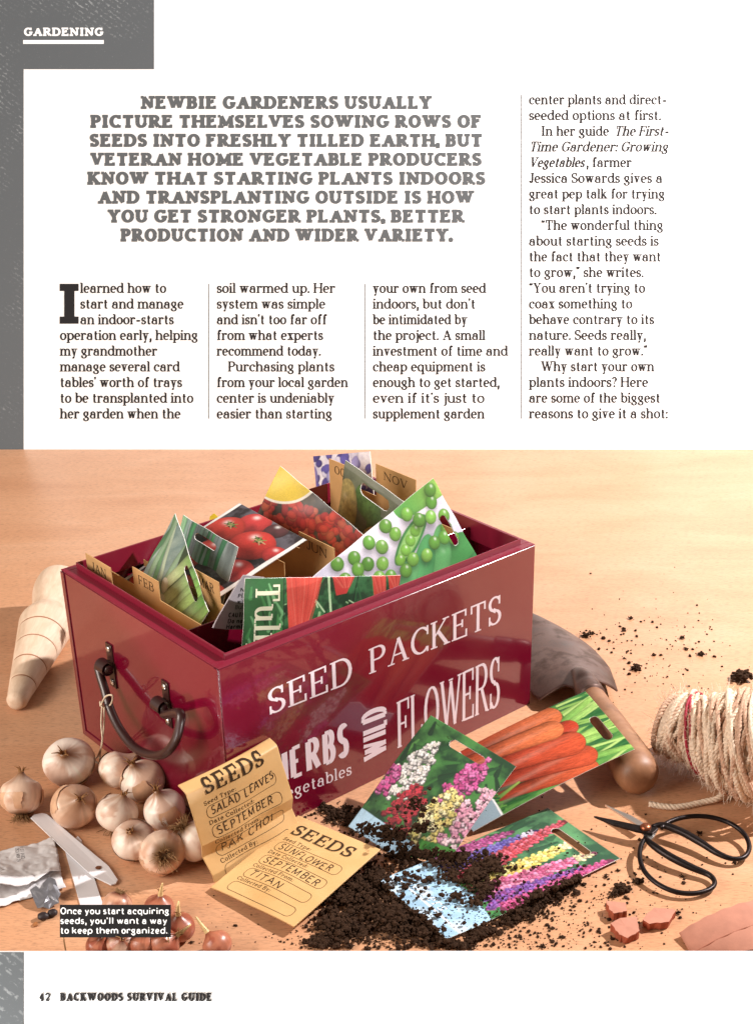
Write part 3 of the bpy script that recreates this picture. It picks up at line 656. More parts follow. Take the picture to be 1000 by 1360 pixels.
SLAB = dict(cap=17.6, xh=12, thick=5.5, thin=3.7, serif=.06, sth=3.7, sb=.028, space=.34, ktick=.65)
for i, (t, a, b) in enumerate([('NEWBIE GARDENERS USUALLY', 187, 575), ('PICTURE THEMSELVES SOWING ROWS OF', 120, 641), ('SEEDS INTO FRESHLY TILLED EARTH, BUT', 119, 642), ('VETERAN HOME VEGETABLE PRODUCERS', 120, 641),
                               ('KNOW THAT STARTING PLANTS INDOORS', 116, 646), ('AND TRANSPLANTING OUTSIDE IS HOW', 130, 631), ('YOU GET STRONGER PLANTS, BETTER', 143, 618), ('PRODUCTION AND WIDER VARIETY.', 160, 602)]):
    B.text('headline_line', t, a, b, 145 + 25.15 * i, M_GREYINK, **SLAB)
B.text('section_title', 'GARDENING', 32, 139, 48.2, M_WHITEINK, h=.0009, cap=11.2, xh=8, thick=3.2, thin=2.2, serif=.06, sth=2.1, sb=.04, ktick=.7)
B.rect('title_underline', 31.5, 53.5, 138.5, 58.6, M_WHITEINK, .0008)
for k, (x0, y0, x1, y1) in enumerate([(80, 377, 105, 386), (80, 421, 105, 430), (86, 384, 99, 424)]): pass
mb = MB()
for (x0, y0, x1, y1, h) in [(80, 377, 105, 386.5, .0006), (80, 420.5, 105, 430, .0006), (86, 386.5, 99.5, 420.5, .0006)]:
    mb.add([B.w(x0, y1, h), B.w(x1, y1, h), B.w(x1, y0, h), B.w(x0, y0, h)], [(0, 1, 2, 3)])
mb.build('drop_capital', M_INK, B.root)
BODY = dict(cap=13.6, xh=9.7, thick=2.3, thin=1.25, serif=.075, sth=1.15, sb=.018, space=.34)
cols = [
 (80, 389.3, [('learned how to', 107, 222), ('start and manage', 107, 245), ('an indoor-starts', 107, 232), ('operation early, helping', 80, 264), ('my grandmother', 80, 210), ('manage several card', 80, 240), ("tables' worth of trays", 80, 243), ('to be transplanted into', 80, 258), ('her garden when the', 80, 241)]),
 (288, 389.3, [('soil warmed up. Her', 288, 446), ('system was simple', 288, 433), ("and isn't too far off", 288, 435), ('from what experts', 288, 430), ('recommend today.', 288, 427), ('Purchasing plants', 303, 445), ('from your local garden', 288, 463), ('center is undeniably', 288, 445), ('easier than starting', 288, 442)]),
 (495, 389.3, [('your own from seed', 495, 646), ("indoors, but don't", 495, 632), ('be intimidated by', 495, 621), ('the project. A small', 495, 645), ('investment of time and', 495, 675), ('cheap equipment is', 495, 645), ('enough to get started,', 495, 664), ("even if it's just to", 495, 644), ('supplement garden', 495, 644)]),
 (702, 139.0, [('center plants and direct-', 702, 886), ('seeded options at first.', 702, 878), ('In her guide /The First-', 718, 888), ('/Time Gardener: Growing', 702, 888), ('/Vegetables~, farmer', 702, 839), ('Jessica Sowards gives a', 702, 880), ('great pep talk for trying', 702, 883), ('to start plants indoors.', 702, 872), ('\u201cThe wonderful thing', 718, 881), ('about starting seeds is', 702, 875), ('the fact that they want', 702, 878), ('to grow,\u201d she writes.', 702, 855), ("\u201cYou aren't trying to", 702, 857), ('coax something to', 702, 840), ('behave contrary to its', 702, 869), ('nature. Seeds really,', 702, 858), ('really want to grow.\u201d', 702, 860), ('Why start your own', 718, 869), ('plants indoors? Here', 702, 861), ('are some of the biggest', 702, 877), ('reasons to give it a shot:', 702, 887)])]
ITAL = {'In her guide /The First-': [('In her guide', 718, 809, 0), ('The First-', 815, 888, .24)], '/Time Gardener: Growing': [('Time Gardener: Growing', 702, 887, .24)], '/Vegetables~, farmer': [('Vegetables', 702, 776, .24), (', farmer', 778, 839, 0)]}
for cx_, y0, lines in cols:
    for i, (t, a, b) in enumerate(lines):
        y = y0 + 20.84 * i
        if t in ITAL:
            mb = MB()
            for (tt, aa, bb, sl) in ITAL[t]: write(mb, tt, lambda p, q, r: B.w(aa + p, y - q, .0006 + r), 0, 0, width=bb - aa, slant=sl, **BODY)
            mb.build('text_line', M_INK, B.root)
        else: B.text('text_line', t, a, b, y, M_INK, **BODY)
for x, y0, y1 in [(277.5, 377, 556), (484.8, 377, 556), (692, 126, 556)]: B.rect('column_rule', x - .55, y0, x + .55, y1, M_RULE)
B2 = Board('footer_strip', 'narrow white printed strip with a page number along the front edge of the table', 'text strip', lip0, 500, 1264, -140, 1140, 1264, 1420, .0025)
B2.rect('grey_stripe', -140, 1264.4, 32, 1420, M_SCR)
B2.text('page_number', '42', 52, 69, 1329.3, M_INK, cap=11, xh=8, thick=2.5, thin=1.8, serif=.05, sth=2.1, sb=.05)
B2.text('footer_title', 'BACKWOODS SURVIVAL GUIDE', 80, 283, 1329.3, M_INK, cap=11, xh=8, thick=3.0, thin=1.8, serif=.05, sth=1.8, sb=.05, ktick=.5)

# black caption card standing among the shallots on a folded foot
pc = on_plane(153, 1245, np.array([0, YF + .0045, 0]), np.array([0, 1.0, 0]))
B3 = Board('caption_card', 'small black card with three lines of white lettering on wire legs before the red shallots', 'card', pc, 153, 1245, 80, 227, 1202, 1245, .0012)
M_BRASS = plain('brass_wire', 'b08a60', .4, .5, .3)
M_BLACKCARD = plain('black_card', '141213', .55, .2)
B3.root.children[0].data.materials[0] = M_BLACKCARD
for i, (t, a, b) in enumerate([('Once you start acquiring', 80.5, 226), ("seeds, you'll want a way", 80.5, 223.5), ('to keep them organized.', 80.5, 224)]):
    B3.text('lettering_line', t, a, b, 1214.3 + 12.9 * i, M_WHITEINK, h=.0002, cap=9.3, xh=6.6, thick=1.55, thin=1.35, serif=0, sb=.06, space=.34)
for x in (84, 223):
    mb = MB(); a = B3.w(x, 1240, -.0018); mb.tube([a, B3.w(x, 1247, -.0018), np.array([a[0], YF + .006, .0])], .0006, 8); mb.build('wire_leg', M_BRASS, B3.root)

# ------------------------------------------------------------------ light
def lamp(name, typ, loc, target=None, **kw):
    l = bpy.data.lights.new(name, typ); o = bpy.data.objects.new(name, l); C.objects.link(o); o.location = loc
    for k, v in kw.items(): setattr(l, k, v)
    if target is not None: o.rotation_euler = (Vector(target) - Vector(loc)).to_track_quat('-Z', 'Y').to_euler()
    return o
az, el, D = R(17), R(45), 1.65
key = lamp('key_lamp', 'SPOT', (math.cos(el) * math.cos(az) * D, math.cos(el) * math.sin(az) * D - .08, math.sin(el) * D), (0, .10, 0), energy=208, spot_size=R(110), spot_blend=.3, shadow_soft_size=.016, color=(1, .96, .95))
for sx in (-1, 1):
    lamp('added_board_fill', 'SPOT', (-.09 + sx * 1.15, .10, .95), (-.09 - sx * .05, .93, .36), energy=(5.5 if sx < 0 else 3), spot_size=R(58), spot_blend=.35, shadow_soft_size=.05, color=(.84, .94, 1.0))  # added spots out of view, only there to lift the board to white
    lamp('added_strip_fill', 'SPOT', (-.05 + sx * .42, -.62, -.16), (-.05 - sx * .02, lip0[1] - .02, -.03), energy=13, spot_size=R(84), spot_blend=.3, shadow_soft_size=.02, color=(1, .99, .97))  # likewise added and unseen, brightening the footer strip from both sides
lamp('window_softbox', 'AREA', (-1.5, -.85, .85), (-.12, .05, .08), energy=36, size=1.0, color=(1, .91, .82))
w = bpy.data.worlds.new('World'); scene.world = w; w.use_nodes = True
w.node_tree.nodes['Background'].inputs[0].default_value = (1.0, .76, .58, 1); w.node_tree.nodes['Background'].inputs[1].default_value = .22
scene.view_settings.view_transform = 'Standard'; scene.view_settings.look = 'None'; scene.view_settings.exposure = 0; scene.view_settings.gamma = 1
# ------------------------------------------------------------------ the red tin box
def enamel(name, col, rough=.16):
    m = NT(name); m.set(Base_Color=lin(col), Roughness=rough); m.b.inputs['IOR'].default_value = 1.6; m.b.inputs['Coat Weight'].default_value = .8; m.b.inputs['Coat Roughness'].default_value = .035; m.b.inputs['Coat IOR'].default_value = 1.6
    m.bump(m.noise(m.coord(), 38, 4, .55), .05, .002)
    return m.m
M_RED = enamel('crimson_enamel', '6c0825'); M_RIM = enamel('crimson_rim', '7c0d2b', .38); M_RIM.node_tree.nodes['Principled BSDF'].inputs['Coat Weight'].default_value = .25; M_RIM.node_tree.nodes['Principled BSDF'].inputs['Coat Roughness'].default_value = .25; M_DKRED = enamel('dark_handle_enamel', '30100f', .42); M_DKRED.node_tree.nodes['Principled BSDF'].inputs['Coat Weight'].default_value = .25; M_STEEL = plain('rivet_steel', 'd6d2cc', .25, .5, 1)
M_LETTER = plain('white_lettering', 'e4d4dc', .4, .4)
box = thing('tin_box', 'glossy crimson tin box with white seed lettering, handle at one end, full of packets', 'box', tuple(F0))
def bxm(x, y, z): return bx(x, y, z)
t = .0018
def wall(name, lo, hi, bev=.0009):
    mb = MB(); mb.box(lo, hi, bxm); return bevel(mb.build(name, M_RED, box), bev, 3)
wall('base', (t + .0002, t + .0002, .002), (BL - t - .0002, BW - t - .0002, .0035), .0003)
wall('wall', (0, 0, 0), (BL, t, BH), .0005); wall('wall', (0, BW - t, 0), (BL, BW, BH))
wall('wall', (0, t, .0), (t, BW - t, BH)); wall('wall', (BL - t, t, 0), (BL, BW - t, BH))
# folded frame standing proud round the handle end
mb = MB(); e = .0011
for lo, hi in [((-e, .0005, 0), (0, .006, BH)), ((-e, BW - .006, 0), (0, BW - .0005, BH)), ((-e, .006, 0), (0, BW - .006, .006))]: mb.box(lo, hi, bxm)
bevel(mb.build('end_frame', M_RED, box), .0006, 2)
# flange and collar
fe, fl, zc = .011, .0075, .0055
mb = MB()
zf0, zf1 = BH + .0002, BH + .0014
mb.box((0, 0, zf0), (BL, fl, zf1), bxm); mb.box((0, BW - fl, zf0), (BL, BW, zf1), bxm); mb.box((0, fl, zf0), (fe, BW - fl, zf1), bxm); mb.box((BL - fe, fl, zf0), (BL, BW - fl, zf1), bxm)
bevel(mb.build('flange', M_RIM, box), .0006, 2)
mb = MB(); ct = .0014; zt = zf1 + zc
mb.box((fe, fl, BH - .014), (BL - fe, fl + ct, zt), bxm); mb.box((fe, BW - fl - ct, BH - .014), (BL - fe, BW - fl, zt), bxm)
mb.box((fe, fl + ct, BH - .014), (fe + ct, BW - fl - ct, zt), bxm); mb.box((BL - fe - ct, fl + ct, BH - .014), (BL - fe, BW - fl - ct, zt), bxm)
bevel(mb.build('collar', M_RIM, box), .0005, 2)
VD = .0715
wall('divider', (fe + ct + .0003, VD, .0037), (BL - fe - ct - .0003, VD + .0015, BH - .001), .0005)
# lettering on the long face
def face(x, y, h): return bx(x, -.00012 - h, y)
def letter(name, mb): mb.build(name, M_LETTER, box)
def lerp(a, b, t): return a + (b - a) * t
def line_on_face(txt, u0, u1, b0, b1, c0, c1, **kw):
    mb = MB(); cap = kw['cap']
    def fn(a, b, h):
        k = a / (u1 - u0); return face(u0 + a, lerp(b0, b1, k) + b / cap * lerp(c0, c1, k), h)
    write(mb, txt, fn, 0, 0, width=u1 - u0, **kw); return mb
SER = dict(cap=.026, xh=.018, thick=.0036, thin=.0016, serif=.075, sth=.0013, sb=.05)
letter('lettering_line', line_on_face('SEED', .0415, .1290, .1080, .1058, .0228, .0262, **SER))
letter('lettering_line', line_on_face('PACKETS', .1440, .3010, .1062, .1015, .0238, .0288, **SER))
letter('lettering_line', line_on_face('HERBS', .0395, .1228, .0405, .0365, .0290, .0345, cap=.033, xh=.02, thick=.0056, thin=.0040, serif=0, sb=.06))
letter('lettering_line', line_on_face('vegetables', .0450, .1235, .0235, .0168, .0115, .0115, cap=.0115, xh=.0083, thick=.0016, thin=.0008, serif=.08, sth=.0007, sb=.06))
letter('lettering_line', line_on_face('FLOWERS', .1735, .3000, .0208, .0135, .0470, .0545, cap=.05, xh=.03, thick=.0034, thin=.0022, serif=.035, sth=.0016, sb=.022))
mb = MB(); write(mb, 'WILD', lambda a, b, h: face(.1625 - b * (1 if a < .04 else max(.62, 1 - (a - .04) * 8) if False else 1), .0225 + a - .06 * (.1625 - .1340 - b), h), 0, 0, width=.0515, cap=.028, xh=.02, thick=.0048, thin=.0034, serif=0, sb=.03); letter('lettering_line', mb)
# handle at the end
def end(px, py, off): return on_plane(px, py, F0 - U * off, U)
rod = [bx(-.007, .1605, .1015), bx(-.007, .1715, .1015), bx(-.0085, .1765, .0975)] + [end(*q) for q in [(140, 918, .013), (146, 940, .016), (158, 966, .0195), (176, 990, .022), (196, 1001.5, .0225), (216, 1002, .0225), (231, 988, .021), (238.5, 966, .017), (239, 947, .0125)]] + [bx(-.0085, .0725, .0975), bx(-.007, .0775, .1015), bx(-.007, .0885, .1015)]
mb = MB(); pr = spline(rod, 8); mb.tube(pr, .0038, 16)
handle = mb.build('handle', M_DKRED, box, True)
for (vc, vs) in [(.168, 0), (.081, 0)]:
    mb = MB()
    mb.box((-.0012, vc - .0048, .0795), (0, vc + .0048, .1215), bxm)
    cv = [bx(-.007 - .0056 * math.cos(a), vc, .1015 + .0056 * math.sin(a)) for a in np.linspace(-2.45, 2.45, 22)]
    cv = np.array(cv); wv = V * .0062
    mb.add(np.vstack([cv - wv, cv + wv]), [(i, i + len(cv), i + 1 + len(cv), i + 1) for i in range(len(cv) - 1)])
    k = mb.build('clip', M_DKRED, handle); so = k.modifiers.new('gauge', 'SOLIDIFY'); so.thickness = .0006
    for zr in (.1165, .0845):
        v_, f_ = lathe([(0, .0031), (.0008, .0030), (.0015, .0022), (.0018, .0006)], bx(-.0013, vc, zr), -U, 16); mesh('rivet', v_, f_, M_STEEL, handle, True)
# string looped round the handle
M_STRING = plain('cream_string', 'd8c8b0', .8, .2, 0, .2, 300)
sp = [end(*q) for q in [(134, 938, .022), (141, 925, .022), (150, 924, .022), (148, 935, .017), (139, 940, .016), (134, 932, .021)]]
mb = MB(); mb.tube(spline(sp + sp[:1], 6), .0008, 6)
mb.tube(spline([end(136, 938, .022), end(135, 962, .024), end(136.5, 985, .026), at(131, 1003, .012), at(126, 1009, .004), at(132, 1014, .001), at(140, 1012, .001)], 8), .0008, 6)
mb.tube(spline([end(139, 940, .021), end(138.5, 965, .021), end(136, 985, .022), at(133, 1004, .007), at(134.5, 1018, .001), at(130, 1024, .001)], 8), .0008, 6)
tag(mb.build('string', M_STRING, None, True), 'thin cream string tied round the dark handle of the crimson tin', 'string')
# ------------------------------------------------------------------ month cards standing in the tin
M_KRAFT = plain('kraft_card', 'bd9464', .7, .2, 0, .08, 60, .15, 500, .0003); M_CARDINK = plain('card_ink', '3a2c20', .7, .2)
VB0, VB1 = VD + .0035, BW - fl - ct - .002
def month_card(u, v1, v0, ztab, zbody, txt, label, lean=0.0, cap=.0085):
    root = thing('month_card', label, 'divider card', tuple(bx(u, .15, 0)), 'month cards in the tin')
    def P(v, z): return bx(u + lean * (z - .09), v, z)
    r = .003
    pts = [P(VB1, .006), P(VB0, .006), P(VB0, zbody), P(v0, zbody), P(v0, ztab), P(v1, ztab), P(v1, zbody), P(VB1, zbody)]
    if abs(v1 - VB1) < .001: pts = pts[:6]
    mb = MB(); mb.slab(pts[::-1] if np.cross(pts[1] - pts[0], pts[2] - pts[1]) @ U > 0 else pts, .0008); mb.build('card', M_KRAFT, root)
    if txt:
        mb = MB(); tw = (v1 - v0) * .62
        write(mb, txt, lambda a, b, h: P(v1 - (v1 - v0) * .2 - a, ztab - .0045 - cap + b) - U * (.00012 + h), 0, 0, width=tw, cap=cap, xh=.006, thick=.0012, thin=.0006, serif=.07, sth=.0005, sb=.06)
        mb.build('month_name', M_CARDINK, root)
month_card(.0195, VB1, .187, .1790, .160, 'JAN', 'kraft card marked JAN at the handle end of the tin')
month_card(.0405, .188, .147, .1735, .156, 'FEB', 'kraft card marked FEB in front of the spring onion packet')
month_card(.0745, .147, .108, .1755, .156, 'MAR', 'kraft card marked MAR beside the spring onion packet')
month_card(.118, VB1, .186, .1815, .156, None, 'blank brown card tip showing behind the green bean packet')
month_card(.150, .160, .120, .1660, .150, None, 'brown card mostly hidden between bean and tomato packets')
month_card(.1800, .137, .087, .1815, .165, 'JUN', 'kraft card marked JUN right of the tomato packet')
month_card(.232, .185, .14, .178, .165, None, 'unmarked brown card edge above the tomato packet under the red poppies')
month_card(.287, VB1, .188, .1980, .165, 'OCT', 'kraft card marked OCT beside the potato packet')
month_card(.3105, .186, .128, .1985, .165, 'NOV', 'kraft card marked NOV at the far end behind the potato packet')

# ------------------------------------------------------------------ seed packets
packet_group = None
def packet(name, label, pic, TL, TR, Lp, h, hole=None, bulge=.003, mat=None, ph=0, parts=None, bend=None, sheetname='packet_sheet', **kw):
    s, t, n, w_ = frame3(TL, TR, Lp)
    o, fn = sheet(name, pic, np.asarray(TL), s, t, n, w_, h, bend or pillow(w_, h, bulge, ph), hole, mat=mat, **kw)
    tag(o, label, 'seed packet'); return o, fn, (s, t, n, w_)
Lpt = lambda px, py, u: onray_u(px, py, u)
packet('seed_packet', 'spring onion seed packet tilted to a sharp point behind the FEB card', pic_onions(), onray_u(233, 682, .080), onray_u(277, 812, .062), onray_u(192, 757, .0625), .150, (.060, .0095, .0165, .0034), ph=1)
packet('seed_packet', 'green bean seed packet with a hanging hole, next to the spring onion packet', pic_beans(), onray_u(243, 684, .104), onray_u(316, 727, .104), onray_u(213, 812, .088), .145, (.041, .0115, .0165, .0035), ph=2)
packet('seed_packet', 'foil tomato seed packet with white sealed ends in the tin', pic_tomatoes(), onray_u(318, 668, .158), onray_u(407, 717, .158), onray_u(283, 691, .135), .130, None, .005, M_GLOSSY, 3)
packet('seed_packet', 'red flower seed packet with a bright yellow top corner', pic_poppies(), onray_u(372, 619, .195), onray_u(486, 713, .222), onray_u(345, 675, .180), .150, None, .002, ph=4)
packet('seed_packet', 'grey green potato seed packet with an oval hole between the OCT and NOV cards', pic_potatoes(), onray_u(459, 611, .262), onray_u(537, 667, .262), onray_u(449, 680, .252), .150, (.046, .0135, .0205, .0055), .0015, ph=5)
packet('seed_packet', 'violet and white flower packet at the far end behind the OCT card', pic_violet(), onray_u(416, 606, .3235), onray_u(491, 599.5, .322), onray_u(424, 690, .312), .120, None, .001, ph=6)
packet('seed_packet', 'green pea seed packet leaning on the far front corner of the tin', pic_peas(), onray_v(575, 635, .060), onray_v(636, 744, .040), onray_v(423, 760, .052), .150, (.050, .0125, .0165, .0036), .002, ph=7)
# torn white paper corner
wp = [onray_u(538, 668, .318), onray_u(556, 672, .318), onray_u(551, 646, .318), onray_u(540, 640, .318), onray_u(531, 645, .318)]
# tulip packet with upright lettering
TLt, TRt, Lt = onray_v(326, 768, .046), onray_v(532, 764, .030), onray_v(322, 853, .041)
to, tf, (ts, tt_, tn, tw) = packet('seed_packet', 'tulip bulb packet with red petals lying behind the front rim', pic_tulips(), TLt, TRt, Lt, .105, None, .003, M_GLOSSY, 8)
M_CREAM = plain('cream_lettering', 'e6e6c8', .4)
k_ = tw / .152; mb = MB()
write(mb, 'Tulip', lambda a, b, h: tf((.0095 + b) * k_, .004 + a * 1.0, .00015 + h), 0, 0, dense=.002, width=.066, cap=.0225, xh=.0165, thick=.0034, thin=.0016, serif=.09, sth=.0014, sb=.05)
mb.build('lettering_line', M_CREAM, to)
# silver bag behind it
M_SILVER = plain('silver_foil', 'b4acb2', .38, .5, .0, .1, 60, .2, 90, .001)
def vpt(px, py, v=.056): return onray_v(px, py, v)
poly = [vpt(324, 764), vpt(312, 782), vpt(300, 803), vpt(290, 820), vpt(283, 834), vpt(300, 836), vpt(322, 836), vpt(345, 840), vpt(352, 800), vpt(352, 767)]
low = [q - Z * .11 - U * .0 for q in ()]
pn_ = np.cross(poly[4] - poly[0], poly[7] - poly[4]); mb = MB(); mb.slab(poly if pn_ @ (CO - poly[0]) > 0 else poly[::-1], .0012)
sb_root = thing('silver_bag', 'silver grey foil bag with a printed caution beside the tulip packet', 'seed bag', tuple(poly[4] - Z * .02))
mb.build('foil_sheet', M_SILVER, sb_root)
mb = MB()
down = (vpt(322, 836) - vpt(324, 790)); down /= np.linalg.norm(down); rt = vpt(352, 790) - vpt(320, 790); rt /= np.linalg.norm(rt)
def silv(px, py):
    q = vpt(px, py); nrm = np.cross(rt, down); nrm = nrm if nrm @ (CO - q) > 0 else -nrm
    return lambda a, b, h: q + rt * a - down * b + nrm * (.00015 + h)
for tx, px, py, wd in [('Not', 319, 786, .012), ('Plant', 316, 794, .015), ('within', 315, 802, .014), ('Bulbs', 312, 809, .015), ('CAUTION', 303, 820, .022), ('Do not', 302, 828, .018), ('Harmful', 300, 835.5, .022)]:
    write(mb, tx, silv(px, py), 0, 0, width=wd, cap=.0042 if py > 815 else .0036, xh=.003, thick=.0009 if py > 815 else .0005, thin=.0006 if py > 815 else .0004, serif=0, slant=.15)
mb.build('small_print', M_INK, sb_root)
mb = MB(); mb.slab([wp[0], wp[1], wp[2], wp[3], wp[4]], .0006); q = mb.build('seed_packet', plain('white_paper', 'e8e4e0', .6), None); tag(q, 'torn white packet corner peeping over the NOV card', 'seed packet')
yp = [onray_u(278, 695, .185), onray_u(292, 700, .185), onray_u(291, 688, .185), onray_u(284, 682, .185), onray_u(279, 686, .185)]
mb = MB(); mb.slab(yp, .0006); q = mb.build('seed_packet', plain('yellow_paper', 'c9b01c', .5), None); tag(q, 'tiny yellow packet corner behind the tomato packet', 'seed packet')

# ------------------------------------------------------------------ packets on the table
flT = (at(572, 950, .070), at(685, 1018, .052), at(480, 1072, .019))
fo, ff, (fs, ft, fnn, fw) = packet('seed_packet', 'packet of mixed garden stock flowers leaning on the tin with soil at its foot', pic_stocks(), *flT, .1165, (.047, .0115, .0175, .0038), ph=9, bend=lambda X, Y: .0015 * np.sin(np.pi * np.clip(X / .09, 0, 1)) + .002 * np.sin(Y * 40))
ct_ = (at(777, 918, .055), at(842, 995, .045), at(662, 985, .027))
a_, b_ = ct_[0], ct_[1]; d_ = at(612, 1112.5, .0015) - b_
co_, cf, _ = packet('seed_packet', 'carrot seed packet propped against the trowel handle', pic_carrots(), a_, b_, a_ + d_, .155, (.050, .0115, .0165, .0042), ph=10, bend=lambda X, Y: .001 * np.sin(np.pi * np.clip(X / .09, 0, 1)) + .003 * np.sin(np.pi * np.clip(Y / .155, 0, 1)))
lp = (at(727, 1073, .0035), at(823, 1140, .0035), at(505, 1170, .0025))
lo_, lf, (ls, lt_, ln_, lw) = packet('seed_packet', 'lupin seed packet lying flat with dark soil spilled over its blue end', pic_lupins(), *lp, .169, (.0475, .0165, .0215, .0046), ph=11, bend=lambda X, Y: .0022 * np.clip(np.sin(np.pi * X / .0885), 0, 1) * np.clip(np.sin(np.pi * Y / .169), 0, 1) + .0022 * np.clip((Y - .12) / .05, 0, 1) ** 2)
M_SCRIPT = plain('pale_lettering', 'f0f6fa', .5); mb = MB()
write(mb, 'flowers', lambda a, b, h: lf(.010 + a, .1535 - b, .00015 + h), 0, 0, width=.050, cap=.010, xh=.0065, thick=.0011, thin=.0006, serif=.06, sth=.0005, slant=.25)
mb.build('lettering_line', M_SCRIPT, lo_)

# ------------------------------------------------------------------ brown paper seed envelopes
def kraft_paper():
    m = NT('kraft_envelope'); v = m.coord()
    m.set(Base_Color=m.ramp(m.noise(v, 26, 5, .6), [(.25, lin('cb9f67')), (.75, lin('d9b27c'))]), Roughness=.42); m.b.inputs['Specular IOR Level'].default_value = .4
    m.bump(m.noise(v, 45, 4, .6), .35, .0014); return m.m
M_ENV = kraft_paper(); M_ENVINK = plain('envelope_print', '3a2a1a', .6, .2); M_PEN = plain('pen_ink', '241c1c', .5, .2)
class Blank:  # empty print for plain paper
    def __init__(s, nx, ny): s.nx, s.ny = nx, ny; s.c = np.ones((ny, nx, 3)) * .5
def envelope(label, TL, TR, Lp, h, bend, entries, head):
    s, t, n, w_ = frame3(TL, TR, Lp); root = thing('seed_envelope', label, 'envelope', tuple(TL))
    o, fn = sheet('paper_sheet', Blank(170, 236), np.asarray(TL), s, t, n, w_, h, bend, None, thick=.0016, mat=M_ENV, parent=root)
    o.data.materials[1] = M_ENV
    k = w_ / .0865
    mb = MB(); hx, hy, hw, hc = head
    write(mb, 'SEEDS', lambda a, b, q: fn((hx + a) * k, hy - b, .0004 + q), 0, 0, dense=.0015, width=hw, cap=hc, xh=.009, thick=.0024, thin=.0010, serif=.075, sth=.0008, sb=.07); mb.build('heading', M_ENVINK, root)
    y = hy + .0085
    for i, (cap_, hand) in enumerate(zip(['Seed Type:', 'Date Collected:', 'Collected From:', 'Collected By:'], entries)):
        mb = MB(); x = .011
        write(mb, cap_, lambda a, b, q: fn((x + a) * k, y - b, .00012 + q), 0, 0, cap=.0037, xh=.0026, thick=.00055, thin=.00035, serif=.06, sth=.0003, sb=.09, squash=1.05)
        mb.build('field_name', M_ENVINK, root)
        y0, y1, x0, x1, r = y + .0018, y + .0125, x + .0005, x + .0660, .0042
        pts = []
        for (cx_, cy_, a0) in [(x1 - r, y0 + r, -90), (x1 - r, y1 - r, 0), (x0 + r, y1 - r, 90), (x0 + r, y0 + r, 180)]:
            pts += [(cx_ + r * math.cos(R(a0 + 15 * j)), cy_ + r * math.sin(R(a0 + 15 * j))) for j in range(7)]
        P = np.array(pts + pts[:1]); dens = []
        for a, b in zip(P[:-1], P[1:]):
            m_ = max(1, int(np.linalg.norm(b - a) / .004)); dens += [a + (b - a) * j / m_ for j in range(m_)]
        dens = np.array(dens + [P[-1]]); mb = MB()
        strokes_mesh(mb, [(dens, np.full(len(dens), .00042))], lambda a, b, q: fn(a * k, b, .00012 + q)); mb.build('field_outline', M_ENVINK, root)
        if hand:
            mb = MB(); write(mb, hand[0], lambda a, b, q: fn((x + .004 + a) * k, y1 - .0022 - b + a * hand[2], .0002 + q), 0, 0, dense=.0025, width=hand[1], cap=.0074, xh=.006, thick=.00072, thin=.00072, serif=0, sb=.07, jitter=.09, slant=.1, rnd=random.Random(len(hand[0])), space=.5)
            mb.build('handwriting', M_PEN, root)
        y = y1 + .0050
    return root, fn
bl, br_ = at(280, 1172, .001), at(397, 1105, .009)
dTL = ray(245, 1047); TLe = CO + dTL * ((-.182 - CO[1]) / dTL[1])
sE = br_ - bl; upE = TLe - bl; upE -= sE * (upE @ sE) / (sE @ sE)
TRe = TLe + sE
hE = float(np.linalg.norm(upE))
def bend1(X, Y): # stiff at the top, pushed in and creased near the foot
    q = np.clip((Y - .052) / .012, 0, 1) * np.clip((.078 - Y) / .014, 0, 1)
    return .0035 * np.sin(np.pi * np.clip(X / .0865, 0, 1)) * np.clip(1 - Y / .085, 0, 1) - .0065 * q * (.6 + .4 * np.sin(X * 90 + 1)) + .0012 * np.sin(X * 120 + Y * 90) * np.clip(Y / .05, 0, 1) - .010 * np.clip((.006 - Y) / .006, 0, 1) ** 2
envelope('brown seed envelope marked SALAD LEAVES leaning upright before the tin', TLe, TRe, TLe - upE, hE * 1.03, bend1, [('SALAD LEAVES', .061, -.04), ('SEPTEMBER', .055, -.02), ('PAK CHOI', .052, -.06), None], (.014, .0125, .058, .0115))
e2 = (at(396, 1083, .016), at(505, 1128, .020), at(280, 1178, .004))
envelope('brown seed envelope marked SUNFLOWER lying at the edge of the soil heap', e2[0], e2[1], e2[2], float(np.linalg.norm(e2[2] - e2[0])), lambda X, Y: .0022 * np.sin(np.pi * np.clip(X / .0865, 0, 1)) * np.sin(np.pi * np.clip(Y / .118, 0, 1)) + .0006 * np.sin(X * 110) * np.sin(Y * 70), [('SUNFLOWER', .056, .03), ('SEPTEMBER', .058, .02), ('TITAN', .036, .03), None], (.010, .0215, .064, .0125))
# ------------------------------------------------------------------ onion bulbs
def skin_colors(P, ax, c, seed, base, tip, streak, rootc=None):
    """papery skin: veins running from root to neck"""
    d = P - c; h = d @ ax; a = np.array([0, 0, 1.0]) if abs(ax[2]) < .9 else np.array([1.0, 0, 0])
    nx = np.cross(ax, a); nx /= np.linalg.norm(nx); ny = np.cross(ax, nx); th = np.arctan2(d @ ny, d @ nx)
    hn = (h - h.min()) / (np.ptp(h) + 1e-9)
    f = vnoise((th * 9 + 60)[None], (hn * 2 + 20)[None], 1.0, seed, 3)[0]; g = vnoise((th * 1.3 + 60)[None], (hn * 3 + 9)[None], 1.0, seed + 5, 3)[0]
    col = lin(base) * (.74 + .52 * f[:, None]); m = np.clip((g - .50) * 9, 0, 1)[:, None] * .6; col = col * (1 - m) + lin(streak) * m
    e = np.clip((hn - .80) / .18, 0, 1)[:, None]; col = col * (1 - e) + lin(tip) * e
    if rootc: e = np.clip((.12 - hn) / .1, 0, 1)[:, None]; col = col * (1 - e) + lin(rootc) * e
    return np.clip(col, 0, .9)
